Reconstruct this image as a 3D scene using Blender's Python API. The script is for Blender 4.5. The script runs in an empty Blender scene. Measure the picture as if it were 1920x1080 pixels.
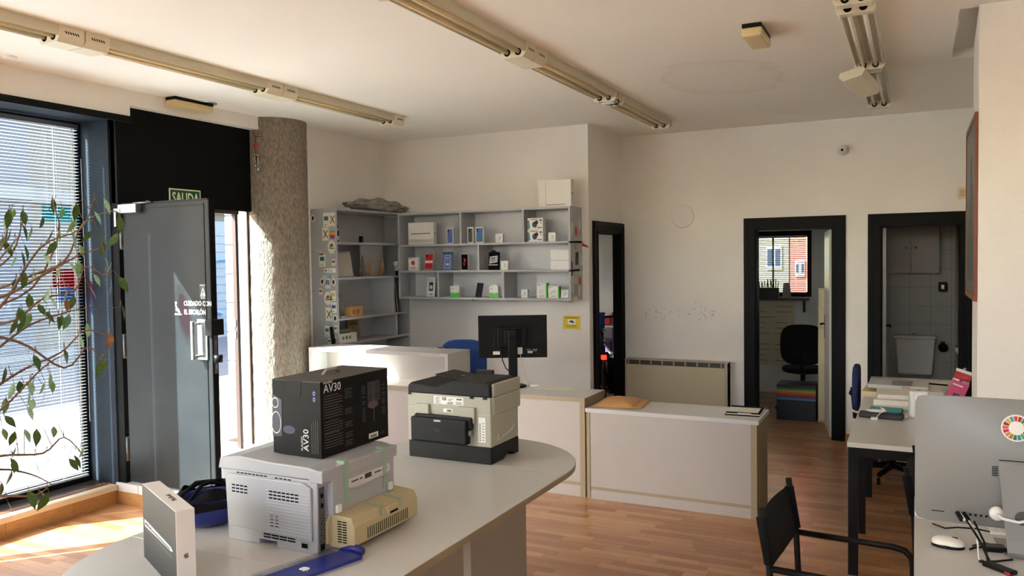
import bpy, math, random
from mathutils import Vector, Matrix
random.seed(11)
SC = bpy.context.scene
COL = SC.collection

# ------------------------------------------------------------------ camera
CAM_YAW, CAM_PITCH, CAM_ROLL, FOCAL_PX, EYE = -26.638, -2.033, -0.793, 1511.0, 1.765
def camera():
    ya, pi_, ro = (math.radians(a) for a in (CAM_YAW, CAM_PITCH, CAM_ROLL))
    f = Vector((math.sin(ya)*math.cos(pi_), math.cos(ya)*math.cos(pi_), math.sin(pi_)))
    r = Vector((math.cos(ya), -math.sin(ya), 0)); u = r.cross(f)
    r2 = r*math.cos(ro)+u*math.sin(ro); u2 = -r*math.sin(ro)+u*math.cos(ro)
    cd = bpy.data.cameras.new('camera'); cd.sensor_width = 36; cd.lens = FOCAL_PX/1920*36
    cd.clip_start = .05; cd.clip_end = 300
    o = bpy.data.objects.new('camera', cd); COL.objects.link(o)
    m = Matrix((r2, u2, -f)).transposed().to_4x4(); m.translation = (0, 0, EYE)
    o.matrix_world = m; SC.camera = o
camera()

# ------------------------------------------------------------------ daylight
SUN_X, SUN_Y, SUN_Z = .615, .695, -.715          # direction the sunlight travels
SUN_STRENGTH, SKY_STRENGTH, EXPOSURE = 15.0, .62, 1.8
def daylight():
    w = bpy.data.worlds.new('sky'); SC.world = w; w.use_nodes = True
    nt = w.node_tree; nt.nodes.clear()
    sky = nt.nodes.new('ShaderNodeTexSky'); sky.sky_type = 'NISHITA'; sky.sun_disc = False
    sky.sun_elevation = math.radians(39); sky.sun_rotation = math.radians(223)
    sky.air_density = 1.0; sky.dust_density = 2.5; sky.ozone_density = 1.0
    bg = nt.nodes.new('ShaderNodeBackground'); bg.inputs['Strength'].default_value = SKY_STRENGTH
    out = nt.nodes.new('ShaderNodeOutputWorld')
    nt.links.new(sky.outputs[0], bg.inputs[0]); nt.links.new(bg.outputs[0], out.inputs[0])
    ld = bpy.data.lights.new('sun', 'SUN'); ld.energy = SUN_STRENGTH; ld.angle = math.radians(.53); ld.color = (.865, 1, .985)
    o = bpy.data.objects.new('sun', ld); COL.objects.link(o)
    o.rotation_euler = Vector((SUN_X, SUN_Y, SUN_Z)).to_track_quat('-Z', 'Y').to_euler(); o.location = (-12, -8, 14)
daylight()
SC.cycles.diffuse_bounces = 8; SC.cycles.max_bounces = 14
vs = SC.view_settings
vs.view_transform = 'Standard'; vs.look = 'None'; vs.exposure = EXPOSURE; vs.gamma = 1; vs.use_curve_mapping = False

# ------------------------------------------------------------------ materials
def lin(c):
    f = lambda v: (v/12.92 if v <= .04045 else ((v+.055)/1.055)**2.4)
    return tuple(f(x/255) for x in c)+(1,)
MATS = {}
def mat(name, col, rough=.5, metal=0, var=0, vs_=6, bump=0, bs=200, spec=.5, var2=None, stretch=None):
    m = bpy.data.materials.new(name); m.use_nodes = True; nt = m.node_tree
    b = nt.nodes['Principled BSDF']; c = lin(col)
    b.inputs['Base Color'].default_value = c; b.inputs['Roughness'].default_value = rough
    b.inputs['Metallic'].default_value = metal; b.inputs['Specular IOR Level'].default_value = spec
    if var or bump or stretch:
        tc = nt.nodes.new('ShaderNodeTexCoord'); mp = nt.nodes.new('ShaderNodeMapping')
        nt.links.new(tc.outputs['Object'], mp.inputs[0])
        if stretch: mp.inputs['Scale'].default_value = stretch
    if var:
        n = nt.nodes.new('ShaderNodeTexNoise'); n.inputs['Scale'].default_value = vs_; n.inputs['Detail'].default_value = 5
        nt.links.new(mp.outputs[0], n.inputs['Vector'])
        r = nt.nodes.new('ShaderNodeValToRGB'); nt.links.new(n.outputs['Fac'], r.inputs[0])
        d = lin(var2) if var2 else tuple(x*(1-var) for x in c[:3])+(1,)
        r.color_ramp.elements[0].color = d; r.color_ramp.elements[1].color = c
        r.color_ramp.elements[0].position = .3; r.color_ramp.elements[1].position = .65
        nt.links.new(r.outputs[0], b.inputs['Base Color'])
    if bump:
        n = nt.nodes.new('ShaderNodeTexNoise'); n.inputs['Scale'].default_value = bs; n.inputs['Detail'].default_value = 3
        nt.links.new(mp.outputs[0], n.inputs['Vector'])
        bp = nt.nodes.new('ShaderNodeBump'); bp.inputs['Strength'].default_value = bump; bp.inputs['Distance'].default_value = .01
        nt.links.new(n.outputs['Fac'], bp.inputs['Height']); nt.links.new(bp.outputs[0], b.inputs['Normal'])
    MATS[name] = m
    return m
M = lambda n: MATS[n]
def flat(r, g, b, rough=.45):
    k = 'print_%d_%d_%d' % (r, g, b)
    return MATS.get(k) or mat(k, (r, g, b), rough)
mat('plaster', (238, 235, 230), .75, var=.05, vs_=1.5, bump=.35, bs=130)
mat('white_trim', (225, 222, 216), .6)
mat('black_trim', (13, 14, 16), .5, bump=.05, bs=60, spec=.12)
mat('slate_blue', (44, 51, 60), .8, var=.12, vs_=3, spec=.08)
mat('black_panel', (12, 12, 13), .6, var=.15, vs_=2, spec=.1)
mat('door_grey', (36, 39, 42), .4, var=.25, vs_=4, var2=(30, 32, 35), spec=.2)
mat('black_metal', (15, 15, 17), .45, spec=.2)
mat('chrome', (200, 202, 205), .22, metal=1)
mat('silver', (176, 178, 180), .35, metal=.9)
mat('marble', (206, 203, 198), .35, var=.2, vs_=5)
mat('sill_dark', (60, 48, 42), .45)
mat('sill_wood', (128, 78, 45), .4, var=.3, vs_=20, stretch=(6, 1, 6))
mat('riser_wood', (190, 138, 82), .4, var=.28, vs_=14, stretch=(1, 1, 9))
mat('cream_trim', (214, 196, 168), .5)
mat('concrete', (156, 144, 128), .9, var=.5, vs_=60, bump=1.0, bs=95, stretch=(1, 1, .4))
mat('brown_frame', (52, 34, 28), .45)
mat('fixture', (226, 218, 194), .45, var=.06, vs_=4)
mat('fixture_side', (205, 199, 176), .45)
mat('tube', (226, 222, 214), .25)
mat('tube_tan', (214, 196, 158), .3)
mat('laminate_grey', (200, 200, 196), .3, bump=.02, bs=300)
mat('laminate_white', (170, 164, 162), .38)
mat('laminate_pink', (194, 184, 177), .4)
mat('edge_tan', (150, 136, 112), .45)
mat('shelf_grey', (170, 172, 176), .42)
mat('shelf_edge', (160, 158, 155), .45)
mat('white_box', (224, 222, 219), .4)
mat('off_white', (222, 218, 208), .45)
mat('printer_white', (168, 171, 176), .42, bump=.03, bs=500)
mat('printer_beige', (186, 172, 134), .45)
mat('printer_cream', (168, 168, 153), .42)
mat('printer_dark', (17, 19, 23), .45, spec=.25, bump=.04, bs=500)
mat('hole', (11, 11, 12), .8, spec=.1)
mat('grey_metal', (110, 112, 116), .4, metal=.7)
mat('box_black', (10, 10, 12), .45, spec=.2)
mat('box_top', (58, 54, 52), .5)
mat('box_line', (120, 118, 116), .6)
mat('tape_green', (150, 178, 158), .4)
mat('kraft', (196, 148, 96), .7, var=.12, vs_=8)
mat('heater_beige', (196, 184, 154), .45)
mat('heater_grille', (58, 56, 52), .5)
mat('alu', (134, 134, 133), .42, metal=.25, var=.03, vs_=2)
mat('black_plastic', (12, 12, 14), .4, spec=.2)
mat('black_cloth', (14, 15, 18), .8, bump=.2, bs=400, spec=.15)
mat('blue_cloth', (28, 64, 132), .8)
mat('blue_gloss', (24, 38, 128), .3)
mat('paper', (226, 222, 210), .75, var=.06, vs_=30)
mat('paper_grey', (190, 190, 188), .7)
mat('teal', (54, 140, 136), .5)
mat('pink', (206, 66, 118), .45)
mat('red', (196, 28, 40), .45)
mat('wood_frame', (134, 62, 30), .4, var=.25, vs_=20, stretch=(1, 1, .1))
mat('leaf_green', (82, 112, 44), .4, var=.35, vs_=9, var2=(48, 78, 26))
mat('leaf_brown', (150, 96, 58), .6)
mat('bark', (122, 92, 68), .8, var=.3, vs_=40)
mat('pot', (120, 62, 40), .7)
mat('soil', (44, 32, 24), .9)
mat('tile', (178, 176, 170), .3)
mat('tile_grout', (108, 104, 98), .8)
mat('porcelain', (228, 228, 226), .18)
mat('ivory', (220, 206, 170), .45)
mat('asphalt', (84, 83, 83), .9, var=.2, vs_=2)
mat('pavement', (128, 125, 119), .85, var=.15, vs_=1.5)
mat('stone_block', (118, 117, 119), .8, var=.2, vs_=6)
mat('facade_a', (92, 93, 98), .85, var=.15, vs_=.6)
mat('facade_b', (108, 100, 90), .85, var=.15, vs_=.6)
mat('facade_c', (128, 120, 78), .85)
mat('dark_glass', (40, 46, 54), .12)
mat('wood_light', (190, 142, 92), .55, var=.2, vs_=12)
mat('plastic_bag', (150, 147, 142), .25, var=.5, vs_=14)
mat('rubber', (18, 18, 18), .8)
def m_glass(name, tint=(1, 1, 1), refl=.06):
    m = bpy.data.materials.new(name); m.use_nodes = True; nt = m.node_tree; nt.nodes.clear()
    t = nt.nodes.new('ShaderNodeBsdfTransparent'); t.inputs[0].default_value = tint+(1,)
    g = nt.nodes.new('ShaderNodeBsdfGlossy'); g.inputs['Roughness'].default_value = .02
    x = nt.nodes.new('ShaderNodeMixShader'); x.inputs[0].default_value = refl
    o = nt.nodes.new('ShaderNodeOutputMaterial')
    nt.links.new(t.outputs[0], x.inputs[1]); nt.links.new(g.outputs[0], x.inputs[2]); nt.links.new(x.outputs[0], o.inputs[0])
    MATS[name] = m
m_glass('glass', (.93, .95, .95)); m_glass('clear_film', (.85, .87, .9), .12)
m_glass('film_pink', (.88, .36, .60), .04); m_glass('film_white', (.90, .87, .83), .04)
m_glass('film_cyan', (.05, .72, .80), .05); m_glass('film_red', (.70, .05, .04), .05); m_glass('film_blue', (.08, .42, .80), .05)
def m_slat():
    m = bpy.data.materials.new('slat'); m.use_nodes = True; nt = m.node_tree
    b = nt.nodes['Principled BSDF']; b.inputs['Base Color'].default_value = lin((206, 209, 214)); b.inputs['Roughness'].default_value = .4
    MATS['slat'] = m
m_slat()
def m_floor():
    m = bpy.data.materials.new('laminate_floor'); m.use_nodes = True; nt = m.node_tree; N = nt.nodes.new; L = nt.links.new
    b = nt.nodes['Principled BSDF']; b.inputs['Roughness'].default_value = .28
    oi = N('ShaderNodeObjectInfo'); ge = N('ShaderNodeNewGeometry'); ad = N('ShaderNodeMath'); ad.operation = 'ADD'
    L(oi.outputs['Random'], ad.inputs[0]); L(ge.outputs['Random Per Island'], ad.inputs[1])
    fr = N('ShaderNodeMath'); fr.operation = 'FRACT'; L(ad.outputs[0], fr.inputs[0])
    ramp = N('ShaderNodeValToRGB'); L(fr.outputs[0], ramp.inputs[0])
    e = ramp.color_ramp.elements; e[0].color = lin((156, 105, 66)); e[1].color = lin((198, 150, 106))
    k = e.new(.5); k.color = lin((178, 129, 88))
    tc = N('ShaderNodeTexCoord'); mp = N('ShaderNodeMapping'); mp.inputs['Scale'].default_value = (4, 60, 1)
    L(ge.outputs['Position'], mp.inputs[0]); n = N('ShaderNodeTexNoise'); n.inputs['Scale'].default_value = 1; n.inputs['Detail'].default_value = 6
    L(mp.outputs[0], n.inputs['Vector'])
    mx = N('ShaderNodeMix'); mx.data_type = 'RGBA'; mx.blend_type = 'MULTIPLY'; mx.inputs[0].default_value = .35
    r2 = N('ShaderNodeValToRGB'); r2.color_ramp.elements[0].color = (.55, .5, .45, 1); r2.color_ramp.elements[0].position = .35; r2.color_ramp.elements[1].position = .6
    L(n.outputs['Fac'], r2.inputs[0]); L(ramp.outputs[0], mx.inputs[6]); L(r2.outputs[0], mx.inputs[7]); L(mx.outputs[2], b.inputs['Base Color'])
    MATS['laminate_floor'] = m
m_floor()
def m_ceiling():
    m = mat('ceiling_paint', (241, 237, 229), .8, var=.03, vs_=.8, bump=.03, bs=20); nt = m.node_tree; N = nt.nodes.new; L = nt.links.new
    b = nt.nodes['Principled BSDF']; src = b.inputs['Base Color'].links[0].from_socket
    ge = N('ShaderNodeNewGeometry'); mp = N('ShaderNodeMapping'); mp.inputs['Location'].default_value = (-1.25*-1, -5.9, 0)
    L(ge.outputs['Position'], mp.inputs[0]); nz = N('ShaderNodeTexNoise'); nz.inputs['Scale'].default_value = 3; L(ge.outputs['Position'], nz.inputs['Vector'])
    ln = N('ShaderNodeVectorMath'); ln.operation = 'MULTIPLY'; ln.inputs[1].default_value = (1.0, .62, 0); L(mp.outputs[0], ln.inputs[0])
    le = N('ShaderNodeVectorMath'); le.operation = 'LENGTH'; L(ln.outputs[0], le.inputs[0])
    a = N('ShaderNodeMath'); a.operation = 'MULTIPLY_ADD'; a.inputs[1].default_value = .35; L(nz.outputs['Fac'], a.inputs[0]); L(le.outputs['Value'], a.inputs[2])
    rp = N('ShaderNodeValToRGB'); L(a.outputs[0], rp.inputs[0]); el = rp.color_ramp.elements
    el[0].position = .50; el[0].color = (.03, .03, .03, 1); el[1].position = .60; el[1].color = (0, 0, 0, 1)
    k = el.new(.565); k.color = (.13, .13, .13, 1); k = el.new(.0); k.color = (.0, .0, .0, 1)
    mx = N('ShaderNodeMix'); mx.data_type = 'RGBA'; L(rp.outputs[0], mx.inputs[0]); L(src, mx.inputs[6]); mx.inputs[7].default_value = lin((176, 140, 96)); L(mx.outputs[2], b.inputs['Base Color'])
m_ceiling()

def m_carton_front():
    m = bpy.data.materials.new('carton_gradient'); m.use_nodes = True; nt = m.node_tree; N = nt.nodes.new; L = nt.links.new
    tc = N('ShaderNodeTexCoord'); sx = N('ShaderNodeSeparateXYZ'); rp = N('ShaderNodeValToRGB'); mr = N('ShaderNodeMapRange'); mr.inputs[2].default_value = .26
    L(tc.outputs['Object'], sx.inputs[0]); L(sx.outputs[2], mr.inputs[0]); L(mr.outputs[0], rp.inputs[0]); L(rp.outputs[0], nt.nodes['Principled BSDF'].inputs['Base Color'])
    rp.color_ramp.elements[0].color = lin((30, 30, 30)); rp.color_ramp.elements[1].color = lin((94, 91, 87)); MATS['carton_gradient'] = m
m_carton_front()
# ------------------------------------------------------------------ mesh helpers
class MB:
    def __init__(s, m=None): s.v = []; s.f = []; s.M = m
    def add(s, vs, fs):
        n = len(s.v)
        s.v += [tuple(s.M @ Vector(p)) if s.M else tuple(p) for p in vs]
        s.f += [tuple(n+i for i in f) for f in fs]
        return s
    def box(s, x0, x1, y0, y1, z0, z1):
        return s.add([(x0,y0,z0),(x1,y0,z0),(x1,y1,z0),(x0,y1,z0),(x0,y0,z1),(x1,y0,z1),(x1,y1,z1),(x0,y1,z1)],
                     [(0,3,2,1),(4,5,6,7),(0,1,5,4),(1,2,6,5),(2,3,7,6),(3,0,4,7)])
    def prism(s, poly, a, b, ax=2):                  # polygon in the two other axes, extruded from a to b along ax
        def P(u, v, w): return [(w,u,v),(u,w,v),(u,v,w)][ax]
        n = len(poly); vs = [P(u,v,a) for u,v in poly]+[P(u,v,b) for u,v in poly]
        return s.add(vs, [tuple(range(n))[::-1], tuple(range(n,2*n))]+[(i,(i+1)%n,n+(i+1)%n,n+i) for i in range(n)])
    def tube(s, pts, r, seg=8, cap=True):
        pts = [Vector(p) for p in pts]; rs = r if isinstance(r,(list,tuple)) else [r]*len(pts)
        vs = []; fs = []; ref = None
        for i,p in enumerate(pts):
            t = (pts[min(i+1,len(pts)-1)]-pts[max(i-1,0)]).normalized()
            if ref is None or abs(ref.dot(t)) > .98:
                ref = Vector((0,0,1)) if abs(t.z) < .9 else Vector((1,0,0))
            u = (ref-t*ref.dot(t)).normalized(); w = t.cross(u); ref = u
            for k in range(seg):
                a = 2*math.pi*k/seg; vs.append(p+(u*math.cos(a)+w*math.sin(a))*rs[i])
        for i in range(len(pts)-1):
            for k in range(seg): fs.append((i*seg+k, i*seg+(k+1)%seg, (i+1)*seg+(k+1)%seg, (i+1)*seg+k))
        if cap: fs += [tuple(range(seg))[::-1], tuple(range((len(pts)-1)*seg, len(pts)*seg))]
        return s.add(vs, fs)
    def cyl(s, p, q, r, seg=16): return s.tube([p, q], r, seg)
    def lathe(s, prof, c=(0,0,0), seg=24, ax='z', sx=1, sy=1):
        vs = []; fs = []
        for r,z in prof:
            for k in range(seg):
                a = 2*math.pi*k/seg; x = r*math.cos(a)*sx; y = r*math.sin(a)*sy
                p = {'z':(x,y,z),'y':(x,z,y),'x':(z,x,y)}[ax]
                vs.append((p[0]+c[0],p[1]+c[1],p[2]+c[2]))
        n = len(prof)
        for i in range(n-1):
            for k in range(seg): fs.append((i*seg+k,i*seg+(k+1)%seg,(i+1)*seg+(k+1)%seg,(i+1)*seg+k))
        if prof[0][0] > 1e-6: fs.append(tuple(range(seg))[::-1])
        if prof[-1][0] > 1e-6: fs.append(tuple(range((n-1)*seg,n*seg)))
        return s.add(vs, fs)
    def grid(s, fn, nu, nv, close=False):
        vs = [fn(i/(nu-1), j/(nv-1)) for i in range(nu) for j in range(nv)]
        return s.add(vs, [(i*nv+j,(i+1)*nv+j,(i+1)*nv+j+1,i*nv+j+1) for i in range(nu-1) for j in range(nv-1)])
    def mesh(s, name):
        me = bpy.data.meshes.new(name); me.from_pydata(s.v, [], s.f); me.update(); return me
    def build(s, name, m, parent=None, smooth=False, bev=0, seg=2, sub=0):
        me = s.mesh(name); return link(name, me, m, parent, smooth, bev, seg, sub)
def link(name, me, m, parent=None, smooth=False, bev=0, seg=2, sub=0):
    o = bpy.data.objects.new(name, me); COL.objects.link(o)
    if m is not None and not me.materials: me.materials.append(M(m) if isinstance(m, str) else m)
    if smooth:
        for p in me.polygons: p.use_smooth = True
    if parent is not None: o.parent = parent
    if bev:
        b = o.modifiers.new('bevel', 'BEVEL'); b.width = bev; b.segments = seg; b.limit_method = 'ANGLE'; b.angle_limit = math.radians(35)
    if sub:
        b = o.modifiers.new('subd', 'SUBSURF'); b.levels = sub; b.render_levels = sub
    return o
def B(*boxes):
    mb = MB()
    for b in boxes: mb.box(*b)
    return mb
def T(name, label, cat, loc=(0,0,0), rz=0, group=None):
    o = bpy.data.objects.new(name, None); COL.objects.link(o); o.empty_display_size = .05
    o.location = loc; o.rotation_euler = (0,0,rz); o['label'] = label; o['category'] = cat
    if group: o['group'] = group
    return o
def tag(o, label, cat, group=None):
    o['label'] = label; o['category'] = cat
    if group: o['group'] = group
    return o
def S(o): o['kind'] = 'structure'; return o
def stuff(o): o['kind'] = 'stuff'; return o
def fr(o, r=(1,0,0), u=(0,0,1)):                       # local frame on a surface: a to the right, b up, c out
    r = Vector(r).normalized(); u = Vector(u).normalized(); n = r.cross(u)
    m = Matrix((r,u,n)).transposed().to_4x4(); m.translation = Vector(o); return m
def dec(parent, name, m, frame, *rects, t=.0007, bev=0):  # flat printed rectangles on a surface
    mb = MB(frame)
    for a0,a1,b0,b1 in rects: mb.box(a0,a1,b0,b1,-.0002,t)
    return mb.build(name, m, parent)
def dpoly(parent, name, m, frame, *polys, t=.0007):
    mb = MB(frame)
    for p in polys: mb.prism(p, -.0002, t)
    return mb.build(name, m, parent)
def ell(cx, cy, rx, ry, n=20): return [(cx+rx*math.cos(2*math.pi*i/n), cy+ry*math.sin(2*math.pi*i/n)) for i in range(n)]
def text(parent, s, size, m, frame, name='lettering', align='LEFT', t=.0006, sx=1, off=0):
    cu = bpy.data.curves.new('t', 'FONT'); cu.body = s; cu.size = size; cu.align_x = align; cu.extrude = t/2; cu.resolution_u = 2; cu.offset = off
    ob = bpy.data.objects.new('t', cu); COL.objects.link(ob)
    dg = bpy.context.evaluated_depsgraph_get(); me = bpy.data.meshes.new_from_object(ob.evaluated_get(dg))
    bpy.data.objects.remove(ob); bpy.data.curves.remove(cu)
    me.materials.clear()
    if sx != 1: me.transform(Matrix.Diagonal((sx,1,1,1)))
    me.transform(frame @ Matrix.Translation((0,0,t/2)))
    return link(name, me, m, parent)
APPLE = [(0,-.42),(.12,-.48),(.26,-.45),(.38,-.28),(.44,-.1),(.33,0),(.30,.12),(.34,.25),(.42,.31),(.30,.40),(.14,.38),(0,.33),(-.14,.39),(-.30,.38),(-.42,.24),(-.45,.05),(-.41,-.16),(-.30,-.36),(-.17,-.48)]
APLEAF = [(0,.44),(.02,.56),(.16,.66),(.15,.52)]
def apple(parent, m, frame, cx, cy, s, name='fruit_logo'):
    f = lambda P: [(cx+x*s, cy+y*s) for x,y in P]
    return dpoly(parent, name, m, frame, f(APPLE), f(APLEAF))
def copy_tree(o, parent=None):
    c = o.copy(); COL.objects.link(c); c.parent = parent
    for ch in list(o.children): copy_tree(ch, c)
    return c

# ================================================================== the setting
XL, YB, XS, YC, ZC = -5.14, 7.21, -2.79, 8.19, 3.04
SILL, PLAT, XW = .14, .155, -5.60
floor = S(B((-5.8,3.3,-2.75,10.95,-.06,-.004)).build('floor', flat(120, 84, 58)))
def planks():
    W = .0655; lens = (.29, .35, .41, .47); g = .0007
    me = {}
    for l in lens:
        m = B((-l/2+g, l/2-g, -W/2+g, W/2-g, -.004, 0)).mesh('plank'); m.materials.append(M('laminate_floor')); me[l] = m
    cells = []
    rows = int((8.3+2.6)/W)
    for r in range(int((10.9+2.6)/W)):
        y = -2.6+W*(r+.5); x = -5.37-random.random()*.4
        xmax = 3.2 if y < 8.3 else -.5
        while x < xmax:
            l = random.choice(lens); cells.append((x+l/2, y, l)); x += l
    ya = math.radians(CAM_YAW)
    def score(x, y):
        d = -x*math.sin(-ya)+y*math.cos(ya); s = x*math.cos(ya)+y*math.sin(-ya)
        if d < 2.5: return 0
        px = 960+FOCAL_PX*s/d; py = 500+FOCAL_PX*EYE/d
        if not (-30 < px < 1900 and py < 1110): return 0
        if -2.75 < x < -1.35 and y < 4.2: return 0
        if x < -1.5 and y < 4.3 and x > -5.0 and px > 180: return 0
        if px > 250 and x < -2.2: return 0
        if x < -.95 and y > 5.5: return 0
        if y > 8.2 or px > 1712: return 0
        return 1/(d*d)
    cells.sort(key=lambda c: -score(c[0], c[1]))
    for x, y, l in cells[:290]:
        if score(x, y) > 0:
            o = bpy.data.objects.new('plank', me[l]); COL.objects.link(o); o.location = (x, y, 0); o.parent = floor
    rest = MB()
    for i, (x, y, l) in enumerate(cells):
        if i >= 290 or score(x, y) <= 0: rest.box(x-l/2+g, x+l/2-g, y-W/2+g, y+W/2-g, -.004, 0)
    stuff(rest.build('planks_beyond', 'laminate_floor', floor))
planks()

# ceiling with an open service hatch near the right pillar
ceiling = S(B((-5.8,.2,-2.75,10.95,ZC,3.16),(.6,3.3,-2.75,10.95,ZC,3.16),(.2,.6,-2.75,4.87,ZC,3.16),(.2,.6,6.08,10.95,ZC,3.16)).build('ceiling', 'ceiling_paint'))
B((.201,.206,4.871,6.079,3.041,3.10),(.594,.599,4.871,6.079,3.041,3.10),(.206,.594,4.871,4.876,3.041,3.10),(.206,.594,6.070,6.079,3.041,3.10),(.201,.599,4.871,6.079,3.10,3.15)).build('hatch_shaft', 'plaster', ceiling)

# walls
S(B((-5.34,XL,5.85,YB+.12,0,ZC),(-5.63,XL,-2.75,4.06,2.84,ZC),(-5.63,XL,4.06,5.60,2.93,ZC),(-5.75,-5.36,-2.75,-2.4,0,2.84)).build('wall_left', 'plaster'))
S(B((-5.34,XS-.06,YB,YB+.12,0,ZC)).build('wall_shelves', 'plaster'))
S(B((XS-.06,XS,YB,7.41,0,ZC),(XS-.06,XS,8.08,YC+.12,0,ZC),(XS-.06,XS,7.41,8.08,2.02,ZC)).build('wall_side', 'plaster'))
S(B((XS,-1.42,YC,YC+.12,0,ZC),(-1.42,-.70,YC,YC+.12,2.03,ZC),(-.70,-.293,YC,YC+.12,0,ZC),(-.293,.36,YC,YC+.12,2.03,ZC),(.36,.85,YC,YC+.12,0,ZC)).build('wall_rear', 'plaster'))
pil = MB(); pil.prism([(.287,4.83),(3.3,4.83),(3.3,4.98),(.70,4.98),(.70,5.72),(.312,5.72)],0,ZC)
S(pil.build('wall_right', 'plaster'))
S(B((.70,.82,4.98,10.0,0,ZC)).build('wall_right_rear', 'plaster'))
S(B((3.2,3.32,-2.75,4.83,0,ZC)).build('wall_right_front', 'plaster'))
S(B((-5.75,-5.0,-2.75,-2.6,0,ZC),(-5.0,2.6,-2.75,-2.6,2.92,ZC),(2.6,3.3,-2.75,-2.6,0,ZC),(-5.0,2.6,-2.75,-2.6,0,2.25)).build('wall_front', 'plaster'))
# small rooms behind
S(B((-4.95,-2.55,10.4,10.5,0,ZC),(-4.95,-4.85,YB+.12,8.2,0,ZC),(-4.95,-4.85,9.2,10.4,0,ZC),(-4.95,-4.85,8.2,9.2,0,1.75),(-4.95,-4.85,8.2,9.2,2.35,ZC)).build('wall_storeroom', 'plaster'))
S(B((-2.55,-2.45,YC+.12,10.85,0,ZC),(-2.45,-2.12,10.8,10.92,0,ZC),(-1.18,-.46,10.8,10.92,0,ZC),(-2.12,-1.18,10.8,10.92,0,1.24),(-2.12,-1.18,10.8,10.92,2.08,ZC),(-.54,-.46,YC+.12,10.85,0,ZC)).build('wall_office', 'plaster'))

# door architraves
def architrave(name, a0, a1, top, plane, axis, depth, wcap=None):
    mb = MB(); w = .108
    for k, (i0, i1, t) in enumerate(((0,.108,.012),(.012,.098,.02),(.06,.10,.028),(.0,.02,.026))):
        if axis == 'y':       # wall face at y=plane, looking towards -y
            mb.box(a0-i1, a0-i0, plane-t, plane, 0, top+i1); mb.box(a1+i0, a1+i1, plane-t, plane, 0, top+i1); mb.box(a0-i0, a1+i0, plane-t, plane, top+i0, top+i1)
        else:
            i1b = i1 if wcap is None else min(i1, wcap)
            mb.box(plane, plane+t, a0-i1, a0-i0, 0, top+i1); mb.box(plane, plane+t, a1+i0, a1+i1b, 0, top+i1); mb.box(plane, plane+t, a0-i0, a1+i0, top+i0, top+i1)
    if axis == 'y':
        mb.box(a0-.004, a0+.016, plane-.002, plane+depth, 0, top); mb.box(a1-.016, a1+.004, plane-.002, plane+depth, 0, top); mb.box(a0, a1, plane-.002, plane+depth, top-.016, top+.004)
    else:
        mb.box(plane-depth, plane+.002, a0-.004, a0+.016, 0, top); mb.box(plane-depth, plane+.002, a1-.016, a1+.004, 0, top); mb.box(plane-depth, plane+.002, a0, a1, top-.016, top+.004)
    return S(mb.build(name, 'black_trim'))
architrave('trim_office_door', -1.42, -.70, 2.03, YC, 'y', .13)
architrave('trim_bathroom_door', -.293, .36, 2.03, YC, 'y', .13)
architrave('trim_storeroom_door', 7.41, 8.08, 2.02, XS, 'x', .065, .105)
# opened inner door leaves
def leaf(name, hinge, ang, w, h, flip):
    r = bpy.data.objects.new(name, None); COL.objects.link(r); S(r); r.location = (hinge[0], hinge[1], .006); r.rotation_euler = (0,0,ang)
    B((0,w,-.019,.019,0,h)).build('door_panel', 'laminate_grey', r, bev=.002)
    for s in (-1,1):
        B((w-.075,w-.045,s*.019-.004,s*.019+.004,.90,1.14)).build('handle_plate', 'black_metal', r)
        MB().tube([(w-.06,s*.02,1.05),(w-.06,s*.06,1.05),(w-.17,s*.06,1.05)], .009).build('handle', 'black_metal', r, True)
leaf('door_2', (-.726, YC+.085), math.radians(99), .68, 2.0, 1)
leaf('door_3', (-.268, YC+.085), math.radians(92), .62, 2.0, 1)
S(B((-.595,-.402,YC-.012,YC,0,.07)).build('baseboard_rear', 'riser_wood'))
S(B((-2.682,-1.528,YC-.012,YC,0,.07)).build('baseboard_rear_heater', 'riser_wood'))

# window bay on the left: ledge, entry step, post, lintel, frames
ledge = S(B((XW-.15,-5.30,-2.6,3.965,-.05,SILL-.03)).build('window_ledge', 'plaster'))
for i,(a,b) in enumerate(((-2.6,1.6),(1.6,3.15),(3.15,3.62),(3.62,3.965))):
    B((-5.30,-5.29,a+.001,b-.001,0,.098)).build('plank', 'riser_wood', ledge)
B((-5.35,-5.275,-2.6,3.965,.098,SILL)).build('nosing', 'cream_trim', ledge, bev=.004)
B((-5.41,-5.35,-2.6,3.965,SILL-.03,SILL+.004)).build('wood_strip', 'sill_wood', ledge)
B((XW-.1,-5.41,-2.6,3.965,SILL-.03,SILL)).build('dark_strip', 'sill_dark', ledge)
step = S(B((-5.9,-4.18,3.985,5.33,-.05,PLAT-.002)).build('entry_step', 'pavement'))
for a,b in ((-5.30,-4.95),(-4.95,-4.56),(-4.56,-4.18)):
    B((a+.001,b-.001,3.97,3.985,0,.092)).build('plank', 'riser_wood', step)
for i,(a,b) in enumerate(((-5.30,-5.06),(-5.06,-4.80),(-4.80,-4.5),(-4.5,-4.17))):
    B((a+.0015,b-.0015,3.968,4.35,.092,PLAT)).build('marble_tile', 'marble', step, bev=.002)
    B((a+.0015,b-.0015,4.352,5.33,.12,PLAT)).build('marble_tile', 'marble', step, bev=.002)
B((-5.24,-4.3,4.06,4.075,PLAT,PLAT+.006),(-5.24,-4.3,4.085,4.10,PLAT,PLAT+.004)).build('threshold_strip', 'silver', step)
post = S(B((XW-.05,-5.28,3.975,4.05,SILL,2.84)).build('trim_window_post', 'slate_blue'))
B((-5.285,-5.205,3.985,4.055,PLAT,2.84)).build('door_jamb', 'black_panel', post)
lint = S(B((XW-.02,XL+.0,-2.6,4.05,2.825,2.84)).build('trim_lintel', 'slate_blue'))
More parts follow.
